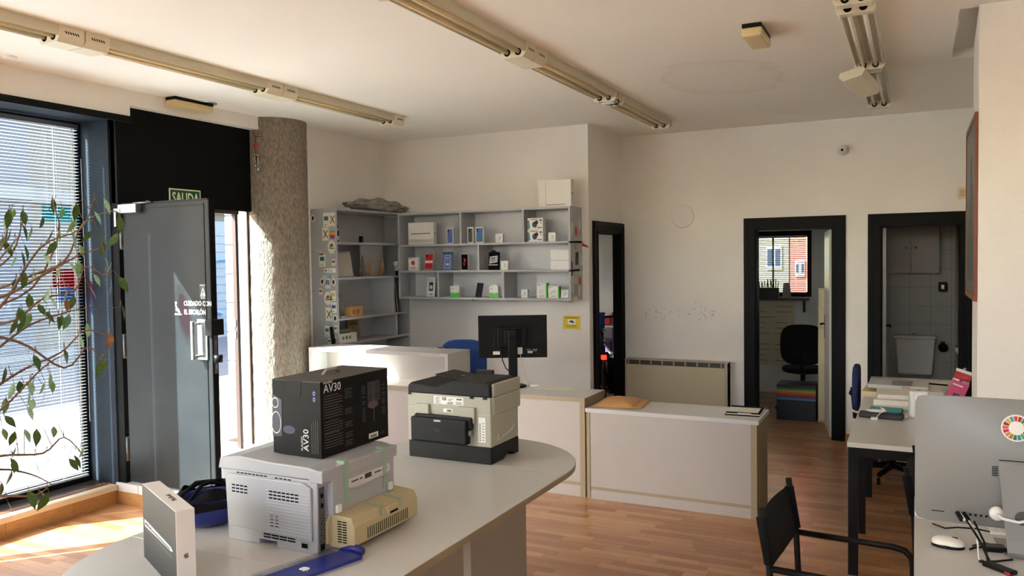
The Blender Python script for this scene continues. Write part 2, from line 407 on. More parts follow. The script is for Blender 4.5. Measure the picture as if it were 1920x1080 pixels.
B((XL-.002,XL+.012,-2.6,4.065,2.80,2.848)).build('drip_edge', 'black_trim', lint)
pan = S(B((-5.27,-5.225,4.055,5.33,2.215,2.935),(-5.27,-5.225,3.985,4.055,2.215,2.82)).build('trim_transom_panel', 'black_panel'))
B((-5.28,-5.215,4.055,5.17,2.185,2.215)).build('door_head', 'brown_frame', pan)
B((-5.265,-5.225,5.135,5.165,PLAT,2.185)).build('door_jamb', 'brown_frame', pan)
B((-5.272,-5.268,5.165,5.335,PLAT,2.215)).build('pane', 'glass', pan)
B((-5.275,-5.262,5.31,5.335,PLAT,2.215)).build('pane_edge', 'brown_frame', pan)
for z in (1.25,1.15): B((-5.262,-5.24,5.128,5.131,z-.03,z+.03)).build('strike_plate', 'silver', pan)
def window(name, y0, y1):
    w = S(B((XW-.012,XW+.025,y0,y0+.045,SILL,2.825),(XW-.012,XW+.025,y1-.05,y1,SILL,2.825),(XW-.012,XW+.025,y0+.045,y1-.05,SILL,SILL+.07),(XW-.012,XW+.025,y0+.045,y1-.05,2.81,2.825)).build(name, 'black_trim'))
    B((XW-.004,XW,y0+.045,y1-.05,SILL+.07,2.81)).build('pane', 'glass', w)
    return w
w1 = window('window_1', 3.02, 3.97)
w2 = window('window_2', 2.17, 3.02)
w3 = window('window_3', 1.2, 2.17); w4 = window('window_4', -.6, 1.2); w5 = window('window_5', -2.4, -.6)
for i in range(4):  # unseen high windows behind the viewer, invented to light the room
    x0 = -5.0+1.9*i; x1 = x0+1.9
    added_win = S(B((x0,x0+.04,-2.72,-2.66,2.25,2.92),(x1-.04,x1,-2.72,-2.66,2.25,2.92),(x0+.04,x1-.04,-2.72,-2.66,2.25,2.3),(x0+.04,x1-.04,-2.72,-2.66,2.87,2.92)).build('window_%d' % (8+i), 'black_trim'))
    B((x0+.04,x1-.04,-2.695,-2.69,2.3,2.87)).build('pane', 'glass', added_win)
ow = S(B((-2.12,-2.07,10.79,10.86,1.24,2.08),(-1.23,-1.18,10.79,10.86,1.24,2.08),(-2.07,-1.23,10.79,10.86,1.24,1.30),(-2.07,-1.23,10.79,10.86,2.0,2.08),(-1.66,-1.64,10.81,10.85,1.30,2.0)).build('window_6', 'black_trim'))
B((-2.07,-1.66,10.845,10.849,1.30,2.0)).build('pane', 'glass', ow); B((-1.64,-1.23,10.845,10.849,1.30,2.0)).build('pane', 'glass', ow)
sw = S(B((-4.93,-4.88,8.2,8.25,1.75,2.35),(-4.93,-4.88,9.15,9.2,1.75,2.35),(-4.93,-4.88,8.25,9.15,1.75,1.8),(-4.93,-4.88,8.25,9.15,2.3,2.35)).build('window_7', 'white_trim'))  # unseen window, added to bring daylight into the store room
B((-4.91,-4.906,8.25,9.15,1.8,2.3)).build('pane', 'glass', sw)

# bathroom shell with its tiles
bw = S(B((-.46,.70,9.78,9.9,0,ZC)).build('wall_bathroom', 'tile_grout'))
tm = B((-.0985,.0985,-.004,.004,-.0985,.0985)).mesh('tile'); tm.materials.append(M('tile'))
for i in range(6):
    for j in range(11):
        o = bpy.data.objects.new('tile', tm); COL.objects.link(o); o.parent = bw; o.location = (-.36+.2*i, 9.777, .10+.2*j)
br = S(B((.66,.70,YC+.12,9.77,0,ZC)).build('wall_bathroom_side', 'tile_grout'))
tm2 = B((-.004,.004,-.0985,.0985,-.0985,.0985)).mesh('tile'); tm2.materials.append(M('tile'))
for i in range(7):
    for j in range(11):
        o = bpy.data.objects.new('tile', tm2); COL.objects.link(o); o.parent = br; o.location = (.657, 8.42+.2*i, .10+.2*j)
S(B((-.46,.66,YC+.0,9.77,-.003,.003)).build('floor_bathroom', 'tile_grout'))

# round concrete column
col = MB(); n = 64
prof = [(.3085, PLAT-.15+i*(ZC-.005)/60) for i in range(61)]
def colfn(u, v):
    a = 2*math.pi*u; z = v*(ZC)
    r = .3085+.0025*math.sin(a*31+3*math.sin(z*9))*math.sin(z*23+a*7)+.002*math.sin(a*53)*math.sin(z*41)
    return (-5.256+r*math.cos(a), 5.635+r*math.sin(a), z)
col.grid(colfn, 97, 120)
S(col.build('trim_column', 'concrete', smooth=True))

# ================================================================== street outside
S(B((-60,-5.8,-30,40,-.1,.10)).build('pavement', 'pavement'))
S(B((-14,-9.2,-30,40,.0,.104)).build('street', 'asphalt'))
S(B((-20,20,11.3,40,-.1,.05)).build('pavement_rear', 'pavement'))
S(B((-5.8,20,-30,-2.8,-.1,.10)).build('pavement_front', 'pavement'))
def building(name, label, x, y0, y1, h, wm, wins, door, trim, axis='x', nwin=5, doors=((.2,.35),(.6,.8)), rows=((3.7,1.4),(6.0,1.4)), ww=.6):
    L = y1-y0
    rt = T(name, label, 'building', (x, y0, .1) if axis == 'x' else (y0, x, .1), 0 if axis == 'x' else 0)
    def bx(a0,a1,z0,z1,d0,d1):    # a along facade, d outwards toward the shop
        return (d0,d1,a0,a1,z0,z1) if axis == 'x' else (a0,a1,-d1,-d0,z0,z1)
    B(bx(0,L,0,h,-2,0)).build('wall', wm, rt)
    for z,wh in rows:
        if z+wh > h: continue
        for i in range(nwin):
            a = L*(i+.5)/nwin; fw = B(bx(a-ww,a+ww,z,z+wh,-.02,.05)).build('window', trim, rt); B(bx(a-ww*.84,a-.03,z+.08,z+wh-.08,.05,.06), bx(a+.03,a+ww*.84,z+.08,z+wh-.08,.05,.06)).build('pane', 'dark_glass', fw)
    for f0,f1 in doors:
        d = B(bx(L*f0,L*f1,0,2.7,-.02,.06)).build('shop_shutter', door, rt)
        B(*[bx(L*f0+.1,L*f1-.1,.15+.2*k,.30+.2*k,.06,.08) for k in range(12)]).build('shutter_slat', door, d)
    B(bx(0,L,2.9,3.15,-.02,.15)).build('cornice', flat(112,110,106), rt)
    return rt
building('street_building', 'grey house with roller shutters across the street', -15, -6, 9.6, 7.2, 'facade_a', 0, flat(96,100,108), 'white_trim')
b2 = building('street_building', 'tan house beyond the grey one across the street', -15.4, 9.8, 26, 7.0, 'facade_b', 0, flat(120,126,134), 'white_trim')
gf = fr((.085, 4.6, 0), (0,1,0), (0,0,1))
for k,(cx,cz,r) in enumerate(((.2,1.1,.75),(1.3,1.5,.6),(2.0,.8,.55),(-1.0,1.3,.6))):
    mbg = MB(gf); mbg.tube([(cx+r*math.cos(a/10*4.6+k), cz+r*.9*math.sin(a/10*4.6+k), .02) for a in range(11)], .05, 6); mbg.build('graffiti_stroke', flat(96,130,160), b2)
RW = ((1.35,.55),(3.2,1.2),(5.4,1.2))
building('rear_building', 'yellow house seen through the office window', 19, -9.5, -2.56, 8, 'facade_c', 0, flat(90,110,120), flat(214,214,206), 'y', 11, ((.02,.1),), RW, .17)
building('rear_building', 'red house seen through the office window', 19, -2.53, -2.10, 8, flat(214,72,52), 0, flat(60,120,150), flat(230,190,170), 'y', 1, (), ((1.2,.35),(3.2,1.2)), .1)
building('rear_building', 'pale blue house seen through the office window', 19, -2.07, 2.5, 6, flat(150,186,206), 0, flat(90,110,120), flat(224,224,220), 'y', 5, ((.4,.5),), RW, .2)
# stone pier just outside the entrance
pr = T('stone_pier', 'pale block pier on the pavement just outside the entrance door', 'pier', (-6.44, 6.50, .10))
for k in range(10):
    B((-.17,.17,-.16,.16,k*.31+.004,k*.31+.306)).build('stone_block', 'stone_block', pr, bev=.012)
B((-.15,.15,-.14,.14,0,3.1)).build('mortar_core', flat(120,118,116), pr)
B((-.012,.012,-.17,-.158,1.30,1.5)).build('notice', flat(40,40,44), pr)

# ================================================================== entrance door, open towards the room
def entrance():
    r = bpy.data.objects.new('door_1', None); COL.objects.link(r); S(r); r.location = (-5.18, 4.0, PLAT+.012)
    w, h, t = .865, 2.045, .05
    B((0,w,0,t,0,h)).build('door_panel', 'door_grey', r, bev=.003)
    B((w-.045,w-.04,-.004,0,.03,h-.03),(.03,w-.04,-.004,0,h-.045,h-.04),(0,w,-.006,0,h-.012,h)).build('edge_bead', 'black_metal', r)
    B((w,w+.006,.0,t,0,h)).build('edge_strip', 'black_trim', r)
    f = fr((0,-.0005,0))
    hd = B((w-.125,w-.03,-.012,0,.935,1.215)).build('handle_plate', 'chrome', r, bev=.004)
    B((w-.12,w-.10,-.06,-.012,.95,.97),(w-.12,w-.10,-.06,-.012,1.175,1.195),(w-.122,w-.098,-.075,-.055,.94,1.205)).build('handle_grip', 'chrome', hd, bev=.004)
    lk = B((w-.03,w+.035,-.03,.08,1.105,1.215)).build('lock_case', 'black_metal', r, bev=.004)
    B((w+.006,w+.010,.012,.04,.84,1.10)).build('lock_strip', 'grey_metal', r)
    for z in (.87,.95,1.03): B((w+.010,w+.013,.018,.034,z,z+.04)).build('lock_bolt', 'chrome', r)
    MB().lathe([(0,-.0),(.03,0),(.03,.05),(0,.05)],(w+.03,.026,.92),12).build('lock_knob','black_metal',r,True)
    for z in (.16,.92,1.72):
        hg = B((-.075,.0,.008,.042,z,z+.16)).build('hinge', 'black_metal', r); MB().cyl((-.02,.0,z-.01),(-.02,.0,z+.17),.012,10).build('hinge_pin','grey_metal',hg,True)
    cl = B((.02,.21,-.055,0,h-.075,h-.012)).build('door_closer', 'silver', r, bev=.006)
    B((-.03,.03,-.05,-.02,h-.06,h-.04),(-.03,-.008,-.05,.0,h-.17,h-.05)).build('closer_arm', 'chrome', cl, bev=.003)
    MB().tube([(.16,-.03,h-.008),(.32,-.02,h-.004),(.20,.05,h+.012)],.007).build('closer_rod','silver',cl,True)
    wh = flat(236,236,236)
    text(r, 'CUIDADO CON', .046, wh, fr((.607,-.001,1.308)), 'warning_lettering', off=.0012, sx=.80)
    text(r, 'EL ESCALÓN', .046, wh, fr((.607,-.001,1.248)), 'warning_lettering', off=.0012, sx=.80)
    pg = [[(0,0),(.085,0),(.085,.014),(0,.014)], [(.01,.045),(.04,.035),(.05,.022),(.07,.022),(.055,.055),(.03,.075),(.02,.105),(.008,.10),(.016,.065)], ell(.018,.118,.012,.013,10)]
    dpoly(r, 'step_pictogram', wh, f, *[[(x*.8+.515, z*.72+1.24) for x,z in p] for p in pg])
    q = lambda P: [(x+.765, z+1.355) for x,z in P]; dk = flat(40,42,46)
    st = dpoly(r, 'alarm_sticker', dk, f, q([(0,0),(.062,0),(.062,.105),(0,.105)]))
    dpoly(st, 'sticker_triangle', wh, fr((0,-.0013,0)), q([(.006,.018),(.056,.018),(.031,.082)])); dpoly(st, 'sticker_triangle', dk, fr((0,-.002,0)), q([(.014,.023),(.048,.023),(.031,.068)]))
    dpoly(st, 'sticker_mark', wh, fr((0,-.0028,0)), q([(.022,.03),(.042,.027),(.042,.032),(.032,.046)]))
    text(st, 'ATENCION', .0115, wh, fr((.796,-.0015,1.446)), 'sticker_lettering', 'CENTER'); text(st, 'PELIGRO', .0115, wh, fr((.796,-.0015,1.358)), 'sticker_lettering', 'CENTER')
entrance()
def exit_sign():
    r = T('exit_sign', 'green SALIDA exit sign on the black panel above the entrance door', 'sign', (-5.225, 4.61, 2.225))
    B((0,.004,-.155,.155,0,.135)).build('sign_plate', flat(214,224,190), r)
    B((.004,.0045,-.145,.145,.01,.125)).build('green_field', flat(16,72,42), r)
    text(r, 'SALIDA', .115, flat(222,230,196), fr((.0046,-.128,.026),(0,1,0),(0,0,1)), off=.002, sx=.70)
exit_sign()

# ---- venetian blinds
mat('slat_backlit', (70, 70, 74), .5)  # backlit shade put into the colour of the office blind slats
def slat_mesh(L, w, holes, t=.0008, crown=.0015, mt='slat'):
    mb = MB(); ys = [0]
    for h in holes: ys += [h-.009, h+.009]
    ys.append(L)
    xs = (-w/2, -.0035, .0035, w/2); zc = lambda x: crown*(1-(2*x/w)**2)
    for i in range(len(ys)-1):
        hole = i % 2 == 1
        for k in range(3):
            if hole and k == 1: continue
            a, b = xs[k], xs[k+1]
            mb.add([(a,ys[i],zc(a)),(b,ys[i],zc(b)),(b,ys[i+1],zc(b)),(a,ys[i+1],zc(a)),(a,ys[i],zc(a)-t),(b,ys[i],zc(b)-t),(b,ys[i+1],zc(b)-t),(a,ys[i+1],zc(a)-t)],
                   [(0,1,2,3),(7,6,5,4),(0,4,5,1),(1,5,6,2),(2,6,7,3),(3,7,4,0)])
    me = mb.mesh('slat'); me.materials.append(M(mt)); return me
def blind(name, label, loc, rz, L, z0, z1, pitch, holes, tilt, w=.026, joined=False, mt='slat'):
    r = T(name, label, 'blind', loc, rz)
    me = slat_mesh(L, w, holes, mt=mt)
    k = 0; z = z0+.03
    if joined:
        mb = MB()
        while z < z1-.03: mb.box(-w/2,w/2,0,L,z,z+.001); z += pitch
        stuff(mb.build('slats','slat',r))
    while z < z1-.03:
        o = bpy.data.objects.new('slat', me); COL.objects.link(o); o.parent = r; o.location = (0,0,z); o.rotation_euler = (0,tilt,0); z += pitch
    B((-.015,.015,0,L,z1-.03,z1)).build('head_rail', 'silver', r, bev=.003)
    B((-.013,.013,0,L,z0,z0+.014)).build('bottom_rail', 'slat', r, bev=.003)
    for h in holes:
        MB().tube([(.0135,h,z0+.01),(.0135,h,z1-.03)],.0012,5).build('ladder_cord','white_trim',r); MB().tube([(-.0135,h,z0+.01),(-.0135,h,z1-.03)],.0012,5).build('ladder_cord','white_trim',r)
    return r
bl = blind('venetian_blind', 'white slatted venetian blind covering the left street window', (-5.545, 3.03, 0), 0, .892, SILL+.05, 2.80, .0235, (.25,.71), math.radians(-4))
MB().tube([(.02,.835,2.76),(.022,.838,1.6),(.022,.838,.45)],.0025,5).build('pull_cord','white_trim',bl); MB().tube([(.02,.822,2.76),(.022,.822,1.2)],.002,5).build('pull_cord','white_trim',bl)
MB().tube([(.03,.895,2.55),(.03,.90,.6)],.0016,5).build('pull_cord','white_trim',bl)
blind('venetian_blind', 'slatted blind in the window of the back office', (-2.06, 10.77, 0), math.radians(-90), .82, 1.29, 2.02, .024, (.12,.70), math.radians(27), mt='slat_backlit')
blind('venetian_blind', 'lowered venetian blind on the third street window, left of the frame', (-5.545, 1.25, 0), 0, .87, SILL+.05, 2.80, .0235, (.2,.67), 0, joined=True)
blind('venetian_blind', 'added blind cutting sun at the fourth street window, unseen behind the viewer', (-5.545, -.55, 0), 0, 1.7, SILL+.05, 2.80, .0235, (.2,1.5), 0, joined=True)  # unseen blind, added to reduce the sun patches on the floor
# film stickers on the panes
def film(y0, y1, z0, z1, m, label, shape=None):
    mb = MB(fr((XW+.001,0,0),(0,1,0),(0,0,1)))
    mb.prism(shape or [(y0,z0),(y1,z0),(y1,z1),(y0,z1)], 0, .0006)
    tag(mb.build('window_sticker', m), label, 'sticker', 'stickers on the street window')
film(3.67,3.886,2.09,2.206,'film_cyan','cyan film sticker high on the street window behind the blind')
film(3.733,3.902,1.602,1.739,'film_red','red film sticker on the street window behind the blind')
film(3.756,3.90,1.498,1.600,'film_blue','blue film sticker just below the red one on the street window')
film(0,0,0,0,'film_white','pale oval film around the pink one on the bare window pane', [(2.84+.105*math.cos(a), 2.60+.185*math.sin(a)) for a in [i*.2618 for i in range(24)]])
film(0,0,0,0,'film_pink','pink oval film sticker on the bare window pane', [(2.84+.07*math.cos(a), 2.60+.135*math.sin(a)) for a in [i*.2618 for i in range(24)]])
for o in COL.objects:
    if o.name.startswith('window_sticker') and o['label'].startswith('pink'): o.location.x = .002

# ---- ceiling lights
def batten(name, label, x, y0, y1, caps, grp):
    r = T(name, label, 'ceiling light', (x, y0, ZC), 0, grp); L = y1-y0; g = .008
    mb = MB(); pr_ = [(-.085,0),(.085,0),(.085,-.052),(.079,-.058),(.075,-.052),(.066,-.022),(.012,-.022),(0,-.034),(-.012,-.022),(-.066,-.022),(-.075,-.052),(-.079,-.058),(-.085,-.052)]
    mb.prism(pr_, g, L-g, 1); mb.build('reflector_body', 'fixture_side', r)
    for s in (-1,1):
        MB().cyl((s*.036,.06,-.054),(s*.036,L-.06,-.054),.0125,12).build('fluorescent_tube','tube_tan' if x < -1 else 'tube',r,True)
    for e,(k,ya,yb) in enumerate(caps):
        if k == 'box':
            c = MB(); c.prism([(-.088,0),(.088,0),(.088,-.055),(.066,-.088),(-.066,-.088),(-.088,-.055)],ya,yb,1); c = c.build('end_box','fixture',r)
            face = ya if ya > L/2 else yb; sg = -1 if ya > L/2 else 1
            for s in (-1,1):
                MB().cyl((s*.036,face-sg*.001,-.056),(s*.036,face+sg*.0015,-.056),.021,16).build('tube_socket','hole',c)
                ym = (ya+yb)/2
                v = MB()
                for q in range(6): v.add([(s*.0884,ym-.042+q*.014,-.028),(s*.0884,ym-.034+q*.014,-.028),(s*.0884,ym-.026+q*.014,-.042),(s*.0884,ym-.034+q*.014,-.042)],[(0,1,2,3),(3,2,1,0)])
                v.build('vent_slots','hole',c)
        else:   # bare lamp holder plate
            c = MB(); c.prism([(-.09,-.02),(.09,-.02),(.09,-.062),(.075,-.084),(-.075,-.084),(-.09,-.062)],ya,yb,1); c = c.build('lamp_holder','fixture',r)
            for s in (-1,1):
                for yy,sg in ((ya,-1),(yb,1)): MB().cyl((s*.036,yy-sg*.001,-.056),(s*.036,yy+sg*.0015,-.056),.02,16).build('tube_socket','hole',c)
    return r
b_ = lambda L: [('box',.004,.15),('box',L-.15,L-.004)]
G = 'fluorescent battens along the ceiling'
batten('ceiling_light','twin-tube ceiling batten nearest the left window, running out of frame', -4.135, 1.40, 2.93, b_(1.53), G)
batten('ceiling_light','middle twin-tube batten of the left ceiling row', -4.135, 2.93, 4.47, b_(1.54), G)
batten('ceiling_light','far end twin-tube batten of the left ceiling row', -4.135, 4.47, 6.0, b_(1.53), G)
batten('ceiling_light','nearest twin-tube batten of the middle ceiling row', -2.13, 2.93, 4.446, b_(1.516), G)
batten('ceiling_light','middle ceiling row batten with exposed wiring at its far end', -2.13, 4.446, 5.93, [('box',.004,.15),('plate',1.41,1.425)], G)
batten('ceiling_light','far end batten of the middle ceiling row, without end boxes', -2.13, 5.95, 7.46, [('plate',.10,.115),('plate',1.40,1.415)], G)
batten('ceiling_light','nearest batten of the right ceiling row, cut by the top edge', -.272, 2.80, 4.30, [('box',.004,.15),('plate',1.40,1.46)], G)
batten('ceiling_light','right ceiling row batten with two white tubes in the middle', -.272, 4.32, 5.82, [('plate',.04,.09),('plate',1.40,1.46)], G)
batten('ceiling_light','far right ceiling batten with its end cover hanging loose', -.272, 5.84, 7.34, [('plate',1.40,1.46)], G)
def wires(x, y, z, n, label):
    r = T('loose_wires', label, 'wires', (x,y,z))
    for i in range(n):
        p = [((random.random()-.5)*.13, -.06+k*.03+(random.random()-.5)*.02, -.055-random.random()*.03) for k in range(6)]
        MB().tube(p,.0035,6).build('wire',('off_white','black_plastic','hole')[i%3],r,True)
    B((-.05,.05,-.03,.03,-.085,-.06)).build('connector_block','white_box',r,bev=.004)
    return r
wires(-2.13, 5.95, ZC, 6, 'bundle of loose wires between two middle row battens')
wires(-.25, 5.83, ZC, 5, 'dark loose wires at the joint of the right ceiling row')
hc = MB(Matrix.Translation((-.335,5.87,2.905)) @ Matrix.Rotation(math.radians(-16),4,'Z') @ Matrix.Rotation(math.radians(-13),4,'X') @ Matrix.Rotation(math.radians(-12),4,'Y'))
hc.prism([(-.075,.03),(.075,.03),(.085,.0),(.06,-.034),(-.06,-.034),(-.085,.0)],-.16,.16,1)
tag(hc.build('light_end_cover','fixture'),'loose cream end cover hanging from the far right batten','cover')
def emergency(label, M4, L):
    r = T('emergency_light', label, 'emergency light'); r.matrix_world = M4
    B((-.052,.052,-L/2,L/2,-.022,0)).build('base','black_plastic',r,bev=.003)
    B((-.055,.055,-L/2-.002,L/2+.002,-.072,-.022)).build('diffuser',flat(214,194,146,.35),r,bev=.012)
emergency('yellowed emergency light with black base on the ceiling', Matrix.Translation((-.81,4.735,ZC)), .31)
emergency('yellowed emergency light above the black entrance panel', Matrix.Translation((-5.078,4.555,ZC)), .375)
dl = T('recessed_downlight','round chrome downlight in the ceiling above the entrance','ceiling light',(-5.055,4.69,ZC))
MB().lathe([(.055,-.001),(.058,-.006),(.085,-.006),(.09,0)],(0,0,0),28).build('chrome_ring','chrome',dl,True)
MB().lathe([(0,-.0015),(.056,-.0015),(.056,-.0005),(0,-.0005)],(0,0,0),24).build('lamp_glass','grey_metal',dl)
sp = MB(); sp.lathe([(.0,-.012),(.035,-.012),(.045,0),(0,0)],(-4.93,3.06,ZC),20); tag(sp.build('ceiling_disc','white_trim'),'small white disc on the ceiling at the left frame edge','cover')

# ---- wall fittings
cm = T('security_camera','small white dome security camera high on the rear wall','camera',(-.613,YC,2.742))
MB().lathe([(.0,0),(.05,0),(.052,-.012),(.044,-.02),(0,-.02)],(0,0,0),24,'y').build('mount','white_box',cm,True)
sph = MB(); sph.lathe([(.043*math.sin(a*math.pi/10),-.05-.043*math.cos(a*math.pi/10)) for a in range(11)],(0,0,0),20,'y'); sph.build('ball','white_box',cm,True)
MB().lathe([(0,-.0945),(.012,-.0935),(.013,-.085),(0,-.08)],(-.004,0,-.004),16,'y').build('lens','black_plastic',cm,True)
wp = MB(); wp.lathe([(0,-.012),(.10,-.011),(.118,-.004),(.12,0),(0,0)],(-2.14,YC,2.18),36,'y')
tag(wp.build('wall_disc','plaster',smooth=True),'white round cover plate on the rear wall above the heater','cover')
jb = T('junction_box','beige square junction box on the rear wall at the right','switch',(.372,YC,2.245))
B((-.045,.045,-.03,0,0,.10)).build('box','ivory',jb,bev=.004); B((-.03,.03,-.034,-.03,.02,.08)).build('cover_plate',flat(196,180,140),jb,bev=.002)
ys = T('warning_sign','yellow video surveillance notice on the wall right of the monitor','sign',(-2.975,YB,1.083))
B((-.09,.09,-.003,0,0,.13)).build('sign_plate',flat(226,198,20),ys)
f = fr((0,-.0032,0)); bk = flat(24,22,18)
dec(ys,'white_panel',flat(232,228,206),f,(-.04,.04,.045,.095)); dpoly(ys,'camera_pictogram',bk,fr((0,-.004,0)),[(-.024,.078),(.006,.086),(.026,.068),(.022,.058),(.002,.062),(-.022,.07)])
text(ys,'ZONA VIDEOVIGILADA',.0165,bk,fr((0,-.0033,.106)),align='CENTER',sx=.85,off=.0006); dec(ys,'notice_lines',bk,f,(-.055,.055,.034,.037),(-.06,.06,.026,.028),(-.05,.05,.018,.020))
pic = T('framed_picture','picture in a reddish wooden frame hung on the right pillar','picture',(.272,5.28,1.51))
for nm,b in (('frame_rail',(0,.014,-.42,.42,.0,.03)),('frame_rail',(0,.014,-.42,.42,.96,.99)),('frame_stile',(0,.014,-.42,-.39,.03,.96)),('frame_stile',(0,.014,.39,.42,.03,.96))): B(b).build(nm,'wood_frame',pic)
B((.004,.010,-.39,.39,.03,.96)).build('canvas',flat(92,98,96),pic); B((.0085,.0150,-.40,.40,.02,.97)).build('backing',flat(60,28,20),pic)
dpoly(pic,'painted_shape',flat(58,66,62),fr((.0038,0,0),(0,-1,0),(0,0,1)),[(-.3,.1),(.3,.1),(.2,.5),(.05,.8),(-.15,.45)])
ht = T('heater','beige storage heater with a dark grille along the rear wall','heater',(-2.195,8.11,.0))
B((-.53,.53,-.055,.075,.05,.655)).build('case','heater_beige',ht,bev=.006)
B((-.53,.53,-.05,.075,.655,.702)).build('grille_back','heater_grille',ht)
B((-.535,.535,-.058,.075,.702,.71),(.50,.53,-.058,.075,.02,.702),(-.53,-.515,-.058,.075,.02,.702)).build('top_rim',flat(176,168,148),ht)
for i in range(9): B((-.50+i*.12,-.485+i*.12,-.056,-.04,.66,.70)).build('grille_bar',flat(150,142,120),ht)
B((-.45,-.38,-.03,.06,0,.05),(.38,.45,-.03,.06,0,.05)).build('foot','heater_grille',ht)
sc_ = MB(fr((0,YC-.0002,0)))
rnd = random.Random(5)
for i in range(46):
    a = -2.55+rnd.random()*.75; b = 1.18+rnd.gauss(0,.035)+(.03 if rnd.random()<.3 else 0); w = .006+rnd.random()*.014
    sc_.prism([(a,b),(a+w,b+.002),(a+w*.8,b+.007),(a+w*.2,b+.006)],0,.0006)
wr = [o for o in COL.objects if o.name == 'wall_rear'][0]
rt_ = MB(fr((0,YB-.0005,0))); rt_.prism([(-2.862,1.915),(-2.80,1.885),(-2.795,1.865),(-2.862,1.885)],0,.002); tag(rt_.build('red_tag','red'),'small red paper tag sticking out beside the wall shelf end','tag')
sc_.build('scuff_marks',flat(120,114,108),wr)

# ================================================================== furniture
# oval meeting table in the foreground
def oval_table():
    X0, X1, Y0, Y1, z = -2.65, -1.49, 2.04, 3.525, .74; cx = (X0+X1)/2; r = (X1-X0)/2
    t = T('oval_table','large grey oval table carrying two printers in the foreground','table',(cx,(Y0+Y1)/2,0))
    oy = (Y0+Y1)/2; a = Y1-oy
    g = .001
    def top(poly, nm):
        mb = MB(); mb.prism(poly, z-.028, z); o = mb.build(nm,'laminate_grey',t,bev=.002); return o
    ar = lambda s: [(r*math.cos(k*math.pi/24), s*(a+g)+s*r*math.sin(k*math.pi/24)) for k in range(25)]
    o1 = top(ar(1),'table_top'); o2 = top(ar(-1)[::-1],'table_top'); o3 = top([(-r,-a+g),(r,-a+g),(r,a-g),(-r,a-g)],'table_top')
    e = MB(); pl = [(r+.001,-a)]+[(x*(r+.001)/r,y) for x,y in ar(1)]+[(x*(r+.001)/r,y) for x,y in ar(-1)[::-1]]
    pts = [((r+.0012)*math.cos(k*math.pi/24),a+(r+.0012)*math.sin(k*math.pi/24)) for k in range(25)]+[((r+.0012)*math.cos(math.pi+k*math.pi/24),-a+(r+.0012)*math.sin(math.pi+k*math.pi/24)) for k in range(25)]
    n = len(pts); e.add([(x,y,z-.027) for x,y in pts]+[(x,y,z-.0015) for x,y in pts],[(i,(i+1)%n,n+(i+1)%n,n+i) for i in range(n)])
    e.build('edge_band','edge_tan',t)
    for s in (1,-1):
        B((r-.16,r-.125,s*.29-.26 if s>0 else -.55,s*.29+.26 if s>0 else -.03,0,z-.028)).build('leg_panel','edge_tan' if 0 else flat(150,144,134),t)
        B((-r+.125,-r+.16,s*.29-.26 if s>0 else -.55,s*.29+.26 if s>0 else -.03,0,z-.028)).build('leg_panel',flat(150,144,134),t)
    B((-r+.16,r-.16,.30,.33,.1,z-.028)).build('modesty_panel',flat(168,164,158),t)
    for s in (0,): B((r-.20,r-.16,.03,.06,0,z-.028)).build('leg_return',flat(190,190,192),t)
oval_table()

# low reception desk run and the raised counter on it
rd = T('reception_desk','long low white reception desk carrying the monitor','desk',(-3.5,5.7,0))
B((-1.36,1.325,-.2,.23,.705,.735)).build('desk_top','laminate_grey',rd,bev=.002)
B((-1.36,1.325,-.2015,-.2,.706,.734),(1.325,1.3265,-.2,.23,.706,.734)).build('edge_band','edge_tan',rd)
B((-1.33,1.285,-.19,-.172,.107,.705)).build('front_panel','laminate_white',rd)
B((1.285,1.325,-.2,.23,0,.705)).build('side_panel','edge_tan',rd); B((-1.36,-1.32,-.2,.23,0,.705)).build('side_panel','edge_tan',rd)
B((-1.32,1.285,-.195,-.172,.083,.107)).build('lower_strip','edge_tan',rd); B((-1.32,1.285,-.192,-.165,0,.083)).build('plinth','laminate_white',rd)
rc = T('raised_counter','raised white counter standing on the reception desk in front of the shelves','counter',(-4.1475,5.8125,.735))
B((-.7275,.7275,-.1825,.1825,.235,.265)).build('counter_top','laminate_grey',rc,bev=.002)
B((-.7275,.7275,-.184,-.1825,.236,.264)).build('edge_band','laminate_white',rc)
B((-.7275,-.697,-.1825,.1825,0,.235)).build('side_panel','laminate_grey',rc); B((.697,.7275,-.1825,.1825,0,.235)).build('side_panel','laminate_grey',rc)
B((-.7275,-.697,-.184,-.1825,0,.235),(.697,.7275,-.184,-.1825,0,.235)).build('panel_edge','laminate_white',rc)
B((-.697,.697,.03,.048,0,.235)).build('front_panel','laminate_pink',rc)
fc = T('front_counter','low white counter with tan edges standing alone before the rear wall','counter',(-1.55,5.71,0))
B((-.617,.617,-.22,.22,.638,.668)).build('counter_top','laminate_grey',fc,bev=.002)
B((-.617,.617,-.2215,-.22,.639,.667)).build('edge_band',flat(186,186,190),fc)
B((-.585,.565,-.21,-.192,.09,.638)).build('front_panel','laminate_white',fc)
B((-.61,-.585,-.215,.21,0,.638)).build('side_panel','edge_tan',fc); B((.565,.605,-.215,.21,0,.638)).build('side_panel','edge_tan',fc)
B((-.585,.565,-.212,-.192,.068,.09)).build('lower_strip','edge_tan',fc); B((-.585,.565,-.211,-.19,0,.068)).build('plinth','laminate_white',fc)
B((-.585,.565,-.19,.2,.3,.32)).build('inner_shelf','laminate_white',fc)

